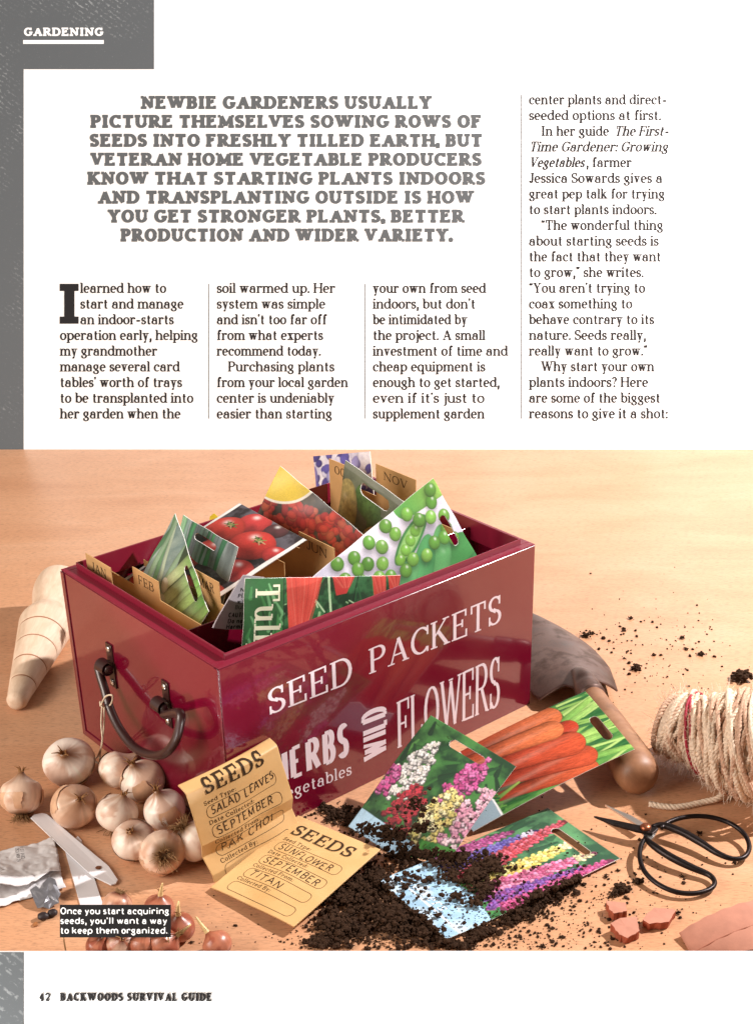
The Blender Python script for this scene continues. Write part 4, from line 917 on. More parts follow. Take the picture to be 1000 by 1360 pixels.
M_SKIN = painted('papery_skin', .33, .5, .25, 150); M_ROOT = plain('dry_roots', '8a6a4a', .9, .1, 0, .3, 300); M_SPROUT = plain('pale_sprout', 'e6c48a', .45, .4, 0, .15, 120)
def bulb(name, label, cat, group, c, r, ax, seed, neck=.5, roots=0, base='c79a7c', tip='8a6040', streak='c08c6c', sprout=0, flat=.93, rootc='7a5a3c', rl=1.0, necklen=.16, wisp=True, flakes=2):
    ax = np.asarray(ax, float); ax /= np.linalg.norm(ax); g = random.Random(seed)
    prof = []
    for i in range(30):
        t = i / 29; a = math.pi * (t * .93 + .02); rr = r * math.sin(a) ** .92; h = -r * flat * math.cos(a)
        if t > .74:
            k = (t - .74) / .26; rr = max(rr * (1 - k) + r * (.13 + .02 * math.sin(9 * t)) * k ** 1 , r * .11) if neck else rr
            h += r * necklen * k ** 2
        prof.append((h, max(rr, r * .06)))
    ph = g.uniform(0, 6)
    v, f = lathe(prof, c, ax, 48, rfun=lambda h, t: 1 + .03 * math.sin(2 * t + ph) + .008 * math.sin(5 * t + ph * 2) + .003 * math.sin(17 * t + h * 90))
    root = thing(name, label, cat, tuple(c), group)
    mesh('skin', v, f, M_SKIN, root, True, skin_colors(v, ax, c, seed, base, tip, streak, rootc))
    a = np.array([0, 0, 1.0]) if abs(ax[2]) < .9 else np.array([1.0, 0, 0]); nx = np.cross(ax, a); nx /= np.linalg.norm(nx); ny = np.cross(ax, nx)
    if wisp:
        mb = MB(); top = c + ax * (prof[-1][0])
        for k in range(7):
            b = g.uniform(0, 6.28); q = (nx * math.cos(b) + ny * math.sin(b)); L = r * g.uniform(.12, .38)
            p0 = top + q * r * .07 - ax * r * .12; p1 = top + q * r * g.uniform(.08, .2) + ax * L * .6; p2 = top + q * r * g.uniform(.1, .5) + ax * L
            mb.tube(spline([p0, p1, p2], 4), np.linspace(r * .05, r * .012, 9), 5)
        mb.build('dry_neck', M_SKIN2, root, True)
    for k in range(flakes):   # loose papery skin lifting off
        a0, h0 = g.uniform(0, 6.28), g.uniform(-.45, .5); wA, wH = g.uniform(.35, .75), g.uniform(.22, .5); lift = r * g.uniform(.02, .05); vs = []
        for i in range(9):
            for j in range(9):
                p, q = i / 8 * 2 - 1, j / 8 * 2 - 1; rag = 1 + .22 * mnoise.noise(Vector((math.atan2(q, p) * 2.3, k * 7.7, seed)))
                if max(abs(p), abs(q)) > 0: p, q = p * rag, q * rag
                A_, H_ = a0 + p * wA, max(-.93, min(.80, h0 + q * wH)); rr = r * math.sqrt(max(.05, 1 - H_ * H_)) ** .94 * 1.02 + lift * (.12 + p * p * .6 + max(0, q) ** 2 * .5)
                vs.append(c + ax * (H_ * r * flat) + (nx * math.cos(A_) + ny * math.sin(A_)) * rr)
        mesh('skin_flake', vs, [(i * 9 + j, i * 9 + j + 1, (i + 1) * 9 + j + 1, (i + 1) * 9 + j) for i in range(8) for j in range(8)], M_FLAKE, root, True)
    if roots:
        mb = MB(); bot = c - ax * r * flat * .97
        for k in range(roots):
            b = g.uniform(0, 6.28); q = nx * math.cos(b) + ny * math.sin(b); rr = r * .2 * math.sqrt(g.random()); L = r * g.uniform(.3, .8) * rl
            p0 = bot + q * rr + ax * r * .03; p1 = p0 - ax * L * .5 + q * L * g.uniform(.1, .5); p2 = p1 - ax * L * g.uniform(-.1, .4) + q * L * g.uniform(.1, .6) + np.array([g.uniform(-1, 1), g.uniform(-1, 1), g.uniform(-1.2, .2)]) * L * .4
            for p in (p1, p2): p[2] = max(p[2], .0006)
            mb.tube(spline([p0, p1, p2], 4), np.linspace(.00042, .00018, 9), 4)
        mb.build('roots', M_ROOT, root)
    if sprout:
        mb = MB(); top = c + ax * prof[-1][0] * .96; L = sprout
        sd = nx * g.uniform(-.3, .3) + ny * g.uniform(-.3, .3)
        pts = spline([top - ax * r * .1, top + ax * L * .4 + sd * L * .15, top + ax * L + sd * L * .5], 6)
        mb.tube(pts, np.linspace(r * .2, r * .05, len(pts)), 10); mb.build('sprout', M_SPROUT, root, True)
    return root
M_FLAKE = plain('loose_onion_skin', 'd2a888', .35, .5, 0, .25, 90, .3, 160, .0006); M_SKIN2 = plain('dry_neck_skin', '9a7048', .7, .2, 0, .3, 200)
onions = [
 (92, 1012, 33, (.05, -.62, .75), 1, 30, 'pale onion bulb standing furthest back, below the string', dict(rl=.6)),
 (29, 1056, 28, (-.05, .55, .8), 2, 70, 'onion bulb with a dark rooty base at the left edge', dict(rl=.7, rootc='4a3420')),
 (99, 1071, 30, (.45, -.5, .72), 3, 20, 'onion bulb beside the square end of the white plant label', dict(rl=.5)),
 (156, 1022, 25, (.75, .45, .45), 4, 0, 'onion bulb with a long stalk pointing at the tin, under the handle', dict(necklen=.45)),
 (190, 1037, 29, (-.25, -.25, .92), 5, 0, 'onion bulb touching the tin with a curled dry stalk', dict(necklen=.3)),
 (156, 1079, 27, (.35, .12, .9), 6, 8, 'onion bulb in the middle of the pale heap', {}),
 (219, 1075, 28, (-.2, -.1, .95), 7, 0, 'onion bulb wedged between the tin and the brown envelope', dict(necklen=.3)),
 (178, 1116, 28, (.05, -.5, .85), 8, 0, 'onion bulb with a wrinkled neck, left of the bare rooted one', {}),
 (216, 1132, 30, (-.25, .78, -.42), 9, 60, 'onion bulb at the front showing its fan of roots', dict(rl=.9, wisp=False)),
 (262, 1117, 29, (.6, -.1, -.75), 10, 60, 'onion bulb half hidden behind the envelope with roots upward', dict(rl=1.0, wisp=False))]
for px, py, pr, ax, sd, nr, lab, kw in onions:
    g0 = at(px, py + pr * .5, 0); r = pr * mpp(g0)
    c = at(px, py, r * .96)
    bulb('onion_bulb', lab, 'onion', 'pale onion bulbs at the end of the tin', c, r * .99, ax, sd, roots=nr, base=random.choice(['f0dccc', 'e6c8b2', 'f2e2d6', 'dcb89e']), **kw)
shallots = [(156, 1203, 20, (-.2, -.35, -.8), 21, 50, 0, 'pale shallot with its roots upward behind the caption card', dict(base='c8987c', wisp=False, rl=.45)),
 (212, 1206, 20, (.15, .1, 1), 22, 0, .010, 'red shallot sprouting just behind the right end of the caption card', {}),
 (238, 1231, 21, (.05, -.05, 1), 23, 0, .012, 'red shallot with an upright shoot right of the caption card', {}),
 (132, 1256, 17, (.3, -.2, .9), 24, 0, 0, 'small red shallot under the left half of the caption card', {}),
 (160, 1261, 20, (.2, -.5, .8), 25, 0, 0, 'torn red shallot with a pale patch under the caption card', dict(streak='e0c0a8')),
 (192, 1256, 20, (.1, .2, .9), 26, 0, 0, 'red shallot under the right half of the caption card', {}),
 (216, 1264, 21, (.75, .1, .5), 27, 0, .013, 'red shallot lying with its shoot to the right, at the table edge', {}),
 (286, 1266, 20, (-.6, .35, .6), 28, 0, .014, 'red shallot with its shoot to the left, alone at the table edge', {})]
for px, py, pr, ax, sd, nr, sp_, lab, kw in shallots:
    g0 = at(px, py + pr * .4, 0); r = pr * mpp(g0); c = at(px, py, r * .95)
    lim = YF + r + .001
    c[1] = max(c[1], lim)
    k = dict(base='b06c52', tip='7a3c24', streak='8a3a28', rootc='6a3a28', neck=.3, flakes=0); k.update(kw)
    bulb('shallot', lab, 'shallot', 'red shallots round the caption card', c, r, ax, sd, roots=nr, sprout=sp_, **k)

# ------------------------------------------------------------------ wooden dibber behind the tin
def dib():
    tip = at(21, 936, .0095); top = at(88, 764, .034); top = at(84, 772, .030)
    d = top - tip; L = np.linalg.norm(d); sc = mpp((tip + top) / 2)
    def rp(t): # radius along the cone
        if t < .03: return .004 + .006 * math.sqrt(t / .03)
        if t < .60: return .0095 + (.0268 - .0095) * (t - .03) / .57
        if t < .70: return .0268 - .0075 * ((t - .60) / .10) ** 1.5
        if t < .74: return .0193
        return .0193 + .0068 * math.sin(math.pi * min(1, (t - .74) / .26) * .8) if t < .97 else .0235 * math.sqrt(max(0, (1.0 - t) / .03)) * .98 + .001
    prof = []
    for i in range(181):
        t = i / 180; r = rp(t)
        for gq in (.14, .27, .40, .52):
            if abs(t - gq) < .006: r -= .0016 * (1 - abs(t - gq) / .006)
        prof.append((t * L, r))
    v, f = lathe(prof, tip, d, 48)
    m = NT('turned_wood'); vv = m.coord((60, 8, 60), (0, 0, 0)); gg = m.noise(vv, 3, 4, .6, .5); m.set(Base_Color=m.mix(m.ramp(m.noise(m.coord(), 26, 4, .6), [(.52, 0), (.75, .5)]), m.ramp(gg, [(.25, lin('cdae92')), (.7, lin('e4cdb6'))]), lin('b8977a')), Roughness=.55); m.bump(gg, .15, .0006)
    root = thing('dibber', 'pale turned wooden dibber with ringed cone lying behind the tin', 'dibber', tuple(tip)); mesh('shaft', v, f, m.m, root, True)
    mt = plain('burnt_groove_wood', '9a6a4c', .7)  # browner burnt wood for the rings set in the grooves
    dn = d / L
    for gq in (.14, .27, .40, .52):
        vv_, ff_ = lathe([(gq * L - .0010, rp(gq) - .0014), (gq * L - .0007, rp(gq) - .0004), (gq * L + .0007, rp(gq) - .0004), (gq * L + .0010, rp(gq) - .0014)], tip, d, 48)
        mesh('burnt_ring', vv_, ff_, mt, root, True)
dib()

# ------------------------------------------------------------------ trowel right of the tin
def trowel():
    m = NT('worn_steel'); v = m.coord(); n1 = m.noise(v, 30, 5, .65)
    m.set(Base_Color=m.ramp(n1, [(.3, lin('40302b')), (.5, lin('685048')), (.62, lin('4c372e')), (.8, lin('745a4e'))]), Metallic=.45, Roughness=m.ramp(m.noise(v, 60, 4), [(.3, .3), (.7, .55)])); m.bump(m.noise(v, 120, 4), .2, .0005)
    mw = NT('worn_handle_wood'); v = mw.coord((1, 1, 1)); mw.set(Base_Color=mw.ramp(mw.noise(v, 34, 5, .65, .4), [(.25, lin('6e4a34')), (.55, lin('94684a')), (.8, lin('a87e5c'))]), Roughness=.5); mw.bump(mw.noise(v, 90, 4), .2, .0006)
    end_ = at(853, 1040, .0195); sock = at(776, 908, .030)
    d = sock - end_; L = np.linalg.norm(d); dn = d / L
    root = thing('garden_trowel', 'old steel hand trowel with a rounded wooden handle beside the tin', 'trowel', tuple(end_))
    prof = [(0, .004), (.001, .010), (.004, .0150), (.009, .0178), (.018, .0192), (.035, .0190), (.06, .0172), (.09, .0152), (L * .72, .0130), (L * .84, .0116), (L * .87, .010)]
    vv, ff = lathe(prof, end_, dn, 32); mesh('handle', vv, ff, mw.m, root, True)
    d2 = np.array([dn[0], dn[1], 0.0]); d2 /= np.linalg.norm(d2); sd = np.array([d2[1], -d2[0], 0])  # side: to the right
    # blade
    b0 = sock + d2 * .004; NS, NTt = 44, 41; verts = []
    Lb = .165
    def half(t): # half width along blade, 0 at shoulders
        return .0385 * (1 + .22 * min(1, t * 3.2)) * math.sqrt(max(0, 1 - max(0, (t - .35) / .65) ** 2.2))
    for i in range(NS):
        t = i / (NS - 1); hw = max(half(t), .0008)
        for j in range(NTt):
            q = -1 + 2 * j / (NTt - 1)
            back = -.012 * (abs(q) ** 1.6) * (1 - t) ** 3 if False else 0
            notch = (.020 * (1 - min(1, abs(q) / .42) ** 2) - .006 * abs(q) ** 3) * (1 - t) ** 6   # rises into the neck
            arch = .0215 * (1 - abs(q) ** 2.0) * (1 - .3 * t) - .004
            neckz = .008 * math.exp(-(q / .16) ** 2) * math.exp(-t * 9)
            P = b0 + d2 * (t * Lb - notch + .004) + sd * q * hw
            P = P.copy(); P[2] = .0125 + arch * .95 + neckz - .004 * t
            verts.append(P)
    fs = [(i * NTt + j, i * NTt + j + 1, (i + 1) * NTt + j + 1, (i + 1) * NTt + j) for i in range(NS - 1) for j in range(NTt - 1)]
    o = mesh('blade', verts, fs, m.m, root, True); so = o.modifiers.new('gauge', 'SOLIDIFY'); so.thickness = .0016; so.offset = 0
    mb = MB(); st = sock - dn * .022; pts = spline([st, sock - dn * .006, b0 + d2 * .006 + Z * .003, b0 + d2 * .024 - Z * .003], 6)
    mb.tube(pts, np.interp(np.linspace(0, 1, len(pts)), [0, .3, .5, .75, 1], [.0131, .0126, .0108, .0075, .0045]), 20); mb.build('socket', m.m, root, True)
trowel()

# ------------------------------------------------------------------ twine
def twine():
    M_TW = plain('sisal_twine', 'e6d0ba', .85, .15, 0, .22, 420); M_BAND = plain('red_band', '9c2438', .6, .3, 0, .2, 200)
    g = random.Random(6); RB = .043
    p_l = at(890, 962, .037); p_r = at(1010, 992, .047)
    ax = p_r - p_l; ax[2] *= 1; ax /= np.linalg.norm(ax); c0 = p_l
    a = np.array([0, 0, 1.0]); nx = np.cross(ax, a); nx /= np.linalg.norm(nx); ny = np.cross(nx, ax); ny *= np.sign(ny[2])
    root = thing('twine_ball', 'thick ball of pale sisal twine tied with a red band at the right edge', 'twine', tuple(c0))
    def prof(x): # outer radius along the axis
        if x < .030: return .0255 + .003 * math.sin(x / .030 * 3.14)
        return .0275 + .0165 * math.sin(min(1, (x - .030) / .055) * math.pi / 2) if x < .085 else .044 - (x - .085) * .25
    def rope(path, rad, mb, sides=5, pitch=.011):
        path = np.asarray(path); sgl = np.r_[0, np.cumsum(np.linalg.norm(np.diff(path, axis=0), axis=1))]
        tg = np.gradient(path, axis=0); tg /= np.linalg.norm(tg, axis=1)[:, None]
        up = path - c0; up = up - tg * np.sum(up * tg, 1)[:, None]; up /= np.linalg.norm(up, axis=1)[:, None] + 1e-9; sdv = np.cross(tg, up)
        for k in range(3):
            th = sgl / pitch * 2 * math.pi + k * 2.0944
            mb.tube(path + (up * np.cos(th)[:, None] + sdv * np.sin(th)[:, None]) * rad * .5, rad * .60, sides, caps=True)
    rad = .0025; mb = MB(); mb_a, mb_b = mb, MB()
    # tight coils on the neck
    for k in range(7):
        x0 = -.004 + k * .0046; tilt = .010 * math.sin(k) + .004
        th = np.linspace(0, 2 * math.pi, 90); path = []
        for q in th:
            x = x0 + tilt * math.sin(q + .4); r = prof(max(0, x)) - .0008 * (k == 0) + g.uniform(-.0002, .0002)
            path.append(c0 + ax * x + nx * r * math.cos(q) + ny * r * math.sin(q))
        rope(path, rad, mb_a if k % 3 else mb_b)
    # crossing coils on the body, three layers of slanted hoops
    for layer in range(3):
        for k in range(19):
            x0 = .024 + k * .0043 + layer * .0017; tilt = (.016, -.013, .020)[layer] * (1 + .25 * g.uniform(-1, 1)); ph = g.uniform(-.5, .5) + layer * .9
            path = []
            for q in np.linspace(0, 2 * math.pi, 110):
                x = x0 + tilt * math.sin(q + ph); r = prof(min(.12, max(.004, x))) + .0022 * layer - .002 + .0014 * math.sin(3 * q + k * 1.7) + .0006 * math.sin(7 * q + k)
                path.append(c0 + ax * x + nx * r * math.cos(q) + ny * r * math.sin(q))
            rope(path, rad * g.uniform(.8, 1.15), mb_a if g.random() < .62 else mb_b)
    # loose tail
    tail = spline([c0 + ax * .045 - ny * .034 - nx * -.006 + 0 * Z, at(958, 1056, .006), at(930, 1066, .003), at(895, 1072, .0026), at(862, 1068, .0026)], 22)
    rope(tail, rad * 1.05, mb)
    mb_a.build('cord', M_TW, root, True); mb_b.build('cord', plain('tan_twine', 'caa68e', .85, .15, 0, .25, 420), root, True)
    mb = MB() # stray fibres
    for k in range(1500):
        x = g.uniform(-.005, .1); q = g.uniform(0, 6.28); r = prof(max(0, x)) + .003; p = c0 + ax * x + nx * r * math.cos(q) + ny * r * math.sin(q)
        o = nx * math.cos(q) + ny * math.sin(q); dv = np.array([g.uniform(-1, 1) for _ in range(3)]); L = g.uniform(.003, .009)
        mb.tube([p, p + (o * .5 + dv * .6) * L * .6, p + (o * .8 + dv) * L], .00015, 3, caps=False)
    mb.build('stray_fibre', M_TW, root)
    v, f = lathe([(0, .024), (.1, .030)], c0, ax, 24); mesh('core', v, f, M_TW, root, True)
    mb = MB()
    for tl, ph, rr in [(.016, 2.2, .0034), (.011, 2.6, .0042)]:
        path = []
        for q in np.linspace(0, 2 * math.pi, 100):
            x = .026 + tl * math.sin(q + ph) + .004; r = prof(max(0, x)) + rr; path.append(c0 + ax * x + nx * r * math.cos(q) + ny * r * math.sin(q))
        mb.tube(path, .0013, 6)
    mb.build('band', M_BAND, root, True)
twine()

# ------------------------------------------------------------------ scissors
def scissors():
    M_IRON = plain('black_iron', '2c2626', .38, .5, .85, .25, 120, .15, 300, .0003); M_BRIGHT = plain('bright_blade', 'd8d4d0', .3, .5, .9); M_BR = plain('copper_rivet', '9a5c40', .35, .5, .8)
    piv = at(857, 1099, .012)
    root = thing('garden_scissors', 'black iron scissors with wide loop handles lying open on the table', 'scissors', tuple(piv))
    def P(px, py, z): return at(px, py, z)
    mb = MB(); z = .0125
    mb.slab([P(788, 1083, .012), P(815, 1094.5, z), P(845, 1103, z), P(866, 1107, z), P(874, 1100, z), P(868, 1095.5, z), P(848, 1095.5, z), P(820, 1089.5, z)], .0024); bevel(mb.build('blade', M_IRON, root), .0005, 2)
    z = .0098
    mb = MB(); mb.slab([P(803, 1068.5, .0098), P(828, 1084, z), P(850, 1098, z), P(856, 1094, z), P(838, 1083, z)], .0018); mb.build('blade', M_BRIGHT, root)
    mb = MB(); mb.slab([P(853, 1104, z), P(856, 1118, z), P(862, 1117, z), P(868, 1111, z), P(873, 1101, z)], .0018); mb.build('ricasso', M_BRIGHT, root)
    l1 = [(866, 1098, .0115), (880, 1096, .0115), (905, 1105, .0105), (930, 1119, .0085), (952, 1133, .007), (972, 1140.5, .006), (988, 1138, .006), (994.5, 1125, .0065), (988, 1108, .0085), (970, 1094, .0105), (945, 1085.5, .0115), (920, 1084, .012), (899, 1087.5, .012), (884, 1094, .0118), (878, 1099.5, .0115)]
    l2 = [(856, 1112, .0105), (866, 1122, .010), (890, 1138, .0085), (918, 1152, .0065), (941, 1162, .005), (948.5, 1172, .0045), (942, 1181, .0045), (922, 1186.5, .0045), (897, 1184.5, .005), (873, 1174, .006), (856, 1158, .0075), (849.5, 1141, .009), (850, 1127, .010), (854, 1116, .0105)]
    for l in (l1, l2):
        pts = spline([P(*q) for q in l], 8); n = len(pts); k = np.linspace(0, 1, n)
        r = .0020 + .0012 * np.clip((k - .02) * 12, 0, 1) * np.clip((.36 - k) * 6, 0, 1)
        mb = MB(); mb.tube(pts, r, 12); mb.build('loop_handle', M_IRON, root, True)
    v, f = lathe([(-.006, .003), (0, .0046), (.0012, .0044), (.0024, .0034), (.003, .0012)], P(857, 1099, .0128), (0, 0, 1), 24); mesh('rivet', v, f, M_BR, root, True)
scissors()

# ------------------------------------------------------------------ plant labels, foil bag, seeds
M_PLAST = plain('white_plastic', 'dcdade', .35, .5)
def px_slab(name, label, cat, poly, thick, mat, z=None, group=None, hole=None):
    pts = [at(*(q if len(q) == 3 else (*q, z))) for q in poly]
    a = np.array(pts); ar = sum(a[i][0] * a[(i + 1) % len(a)][1] - a[(i + 1) % len(a)][0] * a[i][1] for i in range(len(a)))
    mb = MB(); mb.slab(pts if ar > 0 else pts[::-1], thick); o = bevel(mb.build(name, mat), .0003, 2); tag(o, label, cat, group); return o
o = px_slab('plant_label', 'white plastic plant label with a punched hole, lying on top of the other', 'plant label', [(41, 1086, .0035), (46, 1081.5, .0035), (57, 1079.5, .0035), (63, 1081, .0035), (110, 1121, .0035), (145, 1150, .003), (157, 1168, .0025), (154.5, 1173, .0025), (147.5, 1175, .0025), (122, 1162.5, .003), (84, 1127, .0035)], .0011, M_PLAST, group='white plant labels')
v, f = lathe([(0, .0022), (.0002, .0022)], at(131, 1152.3, .0033), (0, 0, 1), 20); h_ = mesh('punched_hole', v - 0, f, plain('hole_dark', '6a3c20', .8), o)
px_slab('plant_label', 'white plastic plant label lying underneath, running under the caption card', 'plant label', [(86, 1127, .0012), (104, 1110, .0012), (108.5, 1115, .0012), (126, 1166, .0012), (142, 1216, .0012), (111, 1216, .0012)], .0011, M_PLAST, group='white plant labels')
def foil():
    M_F = NT('white_foil'); v = M_F.coord(); M_F.set(Base_Color=lin('dad8da'), Roughness=.4, Metallic=.0); M_F.bump(M_F.noise(v, 40, 3, .5, .4), .25, .002); M_F = M_F.m
    M_IN = plain('grey_foil_lining', '77777c', .35, .5, .5, .2, 80, .4, 120, .001); M_STAMP = plain('stamp_ink', '4a4a50', .6)
    root = thing('foil_packet', 'torn white foil seed packet, crumpled open at the left edge', 'seed packet', tuple(at(40, 1170, 0)))
    # corners on the table, sheet heights bulging towards the open mouth
    c00, c10, c11, c01 = [at(*q)[:2] for q in [(-45, 1146), (73, 1117), (86, 1176), (-30, 1205)]]
    nx, ny = 60, 44
    def grid(hfun, y1=1.0, edge=None):
        vs = []
        for j in range(ny):
            for i in range(nx):
                a, b = i / (nx - 1), j / (ny - 1) * y1
                if edge: b *= edge(a)
                xy = c00 * (1 - a) * (1 - b) + c10 * a * (1 - b) + c11 * a * b + c01 * (1 - a) * b
                n = mnoise.noise(Vector((a * 5, b * 5, 3.3))); n2 = mnoise.noise(Vector((a * 13, b * 13, 8)))
                vs.append((xy[0] + .0015 * n, xy[1] + .0015 * n2, max(.0006, hfun(a, b) + .0030 * abs(n) + .0012 * abs(n2))))
        return vs, [(j * nx + i, (j + 1) * nx + i, (j + 1) * nx + i + 1, j * nx + i + 1) for j in range(ny - 1) for i in range(nx - 1)]
    top = lambda a, b: .002 + .012 * min(1, b * 1.3) * min(1, (1 - a) * 2.2 + .25) * (.75 + .25 * math.sin(a * 7))
    v, f = grid(top, 1.0, lambda a: .96 - .05 * math.sin(a * 9) - .12 * max(0, a - .72) / .28)
    mesh('upper_sheet', v, f, M_F, root, True).modifiers.new('gauge', 'SOLIDIFY').thickness = .0004
    v, f = grid(lambda a, b: .0012, 1.13, lambda a: 1 - .12 * max(0, a - .55) + .02 * math.sin(a * 8)); mesh('lower_sheet', v, f, M_F, root, True).modifiers.new('gauge', 'SOLIDIFY').thickness = .0004
    fl_ = np.array([at(*q) for q in [(40, 1181, .009), (48, 1175, .011), (57, 1173, .012), (66, 1165, .014), (74, 1169, .012), (77, 1177, .009), (81, 1186, .006), (78, 1192, .005), (79, 1199, .003), (72, 1203, .0025), (66, 1208, .002), (58, 1204, .004), (50, 1205, .003), (46, 1196, .006)]])
    cen = fl_.mean(0) - Z * .001; rings = [cen[None]] ; n_ = len(fl_)
    for t_ in (.35, .7, 1.0):
        q = cen + (fl_ - cen) * t_; q[:, 2] += [.0009 * math.sin(i * 1.1 + t_ * 4) for i in range(n_)]; q[:, 2] = np.maximum(q[:, 2], .0012); rings.append(q)
    vs = np.vstack(rings); fs = [(0, 1 + (i + 1) % n_, 1 + i) for i in range(n_)] + [(1 + k * n_ + i, 1 + k * n_ + (i + 1) % n_, 1 + (k + 1) * n_ + (i + 1) % n_, 1 + (k + 1) * n_ + i) for k in range(2) for i in range(n_)]
    mb = MB(); mb.add(vs, fs); mb.build('torn_flap', M_IN, root, False).modifiers.new('gauge', 'SOLIDIFY').thickness = .0005
    mb = MB()
    e1 = at(30, 1155, .0) - at(20, 1156, .0); dx = at(33, 1185, 0) - at(28, 1152, 0); dx /= np.linalg.norm(dx); dy = np.cross(Z, dx)
    for k, (tx, px, py) in enumerate([('LOT 0482', 31, 1151), ('2025 NOV 24', 25, 1152)]):
        p0 = at(px, py, 0); p0[2] = .0185
        write(mb, tx, lambda a, b, h: p0 + dx * a + dy * b * 1.0 + Z * h, 0, 0, width=.019 if k else .016, cap=.0030, xh=.002, thick=.0005, thin=.0004, serif=0)
    mb.build('stamped_code', M_STAMP, root)
foil()
M_SEED = plain('dark_seed', '2a2022', .5, .4, 0, .3, 300, .4, 500, .0005); M_HUSK = plain('brown_husk', '9a6238', .6, .3, 0, .3, 300)
def pebble(name, label, cat, px, py, pr, mat, seed, group=None, sq=.8):
    bm_v, bm_f = ico(2); g0 = at(px, py, 0); r = pr * mpp(g0); v = np.array(bm_v)
    v = v * np.array([1 + .2 * math.sin(seed), 1, sq]); v = v * (1 + .12 * np.array([mnoise.noise(Vector(q * 2 + seed)) for q in v])[:, None])
    o = mesh(name, v * r + np.array([g0[0], g0[1], r * sq]), bm_f, mat, None, True); tag(o, label, cat, group)
def ico(sub):
    t = (1 + 5 ** .5) / 2; v = [(-1, t, 0), (1, t, 0), (-1, -t, 0), (1, -t, 0), (0, -1, t), (0, 1, t), (0, -1, -t), (0, 1, -t), (t, 0, -1), (t, 0, 1), (-t, 0, -1), (-t, 0, 1)]
    v = [np.array(q) / np.linalg.norm(q) for q in v]; f = [(0, 11, 5), (0, 5, 1), (0, 1, 7), (0, 7, 10), (0, 10, 11), (1, 5, 9), (5, 11, 4), (11, 10, 2), (10, 7, 6), (7, 1, 8), (3, 9, 4), (3, 4, 2), (3, 2, 6), (3, 6, 8), (3, 8, 9), (4, 9, 5), (2, 4, 11), (6, 2, 10), (8, 6, 7), (9, 8, 1)]
    for _ in range(sub):
        cache = {}; nf = []
        def mid(a, b):
            k = (min(a, b), max(a, b))
            if k not in cache: q = v[a] + v[b]; v.append(q / np.linalg.norm(q)); cache[k] = len(v) - 1
            return cache[k]
        for a, b, c in f: x, y, z_ = mid(a, b), mid(b, c), mid(c, a); nf += [(a, x, z_), (b, y, x), (c, z_, y), (x, y, z_)]
        f = nf
    return np.array(v), f
pebble('large_seed', 'round black seed below the foil packet, left of its twin', 'seed', 58.5, 1221, 6.5, M_SEED, 1)
pebble('large_seed', 'round black seed nearest the caption card', 'seed', 71, 1216, 6, M_SEED, 2.5)
pebble('husk', 'tiny brown husk beside the black seeds', 'husk', 48, 1229, 4.5, M_HUSK, 4, None, .4)

# ------------------------------------------------------------------ terracotta
M_TERRA = plain('terracotta', 'b8806c', .75, .2, 0, .12, 90, .25, 300, .0006); M_TERRA2 = plain('terracotta_break', 'a0553e', .85, .15, 0, .25, 160, .6, 260, .0012)
def shard(label, top, thick, zt):
    pts = [at(*(q if len(q) == 3 else (*q, zt))) for q in top]; n = len(pts); a = np.array(pts)
    ar = sum(a[i][0] * a[(i + 1) % n][1] - a[(i + 1) % n][0] * a[i][1] for i in range(n)); a = a if ar > 0 else a[::-1]
    gg = random.Random(int(top[0][0])); dn = []
    for i in range(n):
        b_ = a[(i + 1) % n]
        for j in range(5):
            q = a[i] + (b_ - a[i]) * j / 5; dn.append(q + (np.array([gg.uniform(-1, 1), gg.uniform(-1, 1), gg.uniform(-.15, .15)]) * .00055 if j else 0))
    a = np.array(dn); n = len(a)
    cen = a.mean(0) + Z * .0003; bot = a.copy(); bot[:, 2] = np.maximum(a[:, 2] - thick, .0002); bot[:, :2] = a[:, :2] + (a[:, :2] - a.mean(0)[:2]) * -.06 + rng.uniform(-.0007, .0007, (n, 2))
    me = MB(); vs = [cen] + list(a) + list(bot); fs = [(0, i + 1, (i + 1) % n + 1) for i in range(n)] + [(i + 1 + n, (i + 1) % n + 1 + n, (i + 1) % n + 1, i + 1) for i in range(n)] + [tuple(range(2 * n, n, -1))]
    me.add(vs, fs); o = me.build('pot_shard', [M_TERRA, M_TERRA2])
    for p in o.data.polygons:
        if n <= p.index < 2 * n: p.material_index = 1
    bevel(o, .0006, 2); tag(o, label, 'pot shard', 'terracotta shards')
shard('terracotta shard with a hooked broken side, furthest back of three', [(805, 1196), (831, 1199), (832, 1210), (815, 1213), (809, 1208)], .0075, .008)
s2 = [(797, 1218, .0045), (806, 1198, .0075), (809, 1208, .0065), (812, 1214, .005), (830, 1217, .004), (806, 1221, .004)]
shard('square terracotta shard in front of the other two, tilted towards the left', [(810, 1226, .0085), (823, 1219, .0095), (846, 1217, .0085), (849, 1236, .0075), (833, 1246, .0065), (822, 1241, .0075)], .0075, .008)
shard('flat wide terracotta shard on the right of the three', [(853, 1221), (868, 1205), (893, 1207), (897, 1209), (888, 1224), (862, 1227)], .0065, .007)
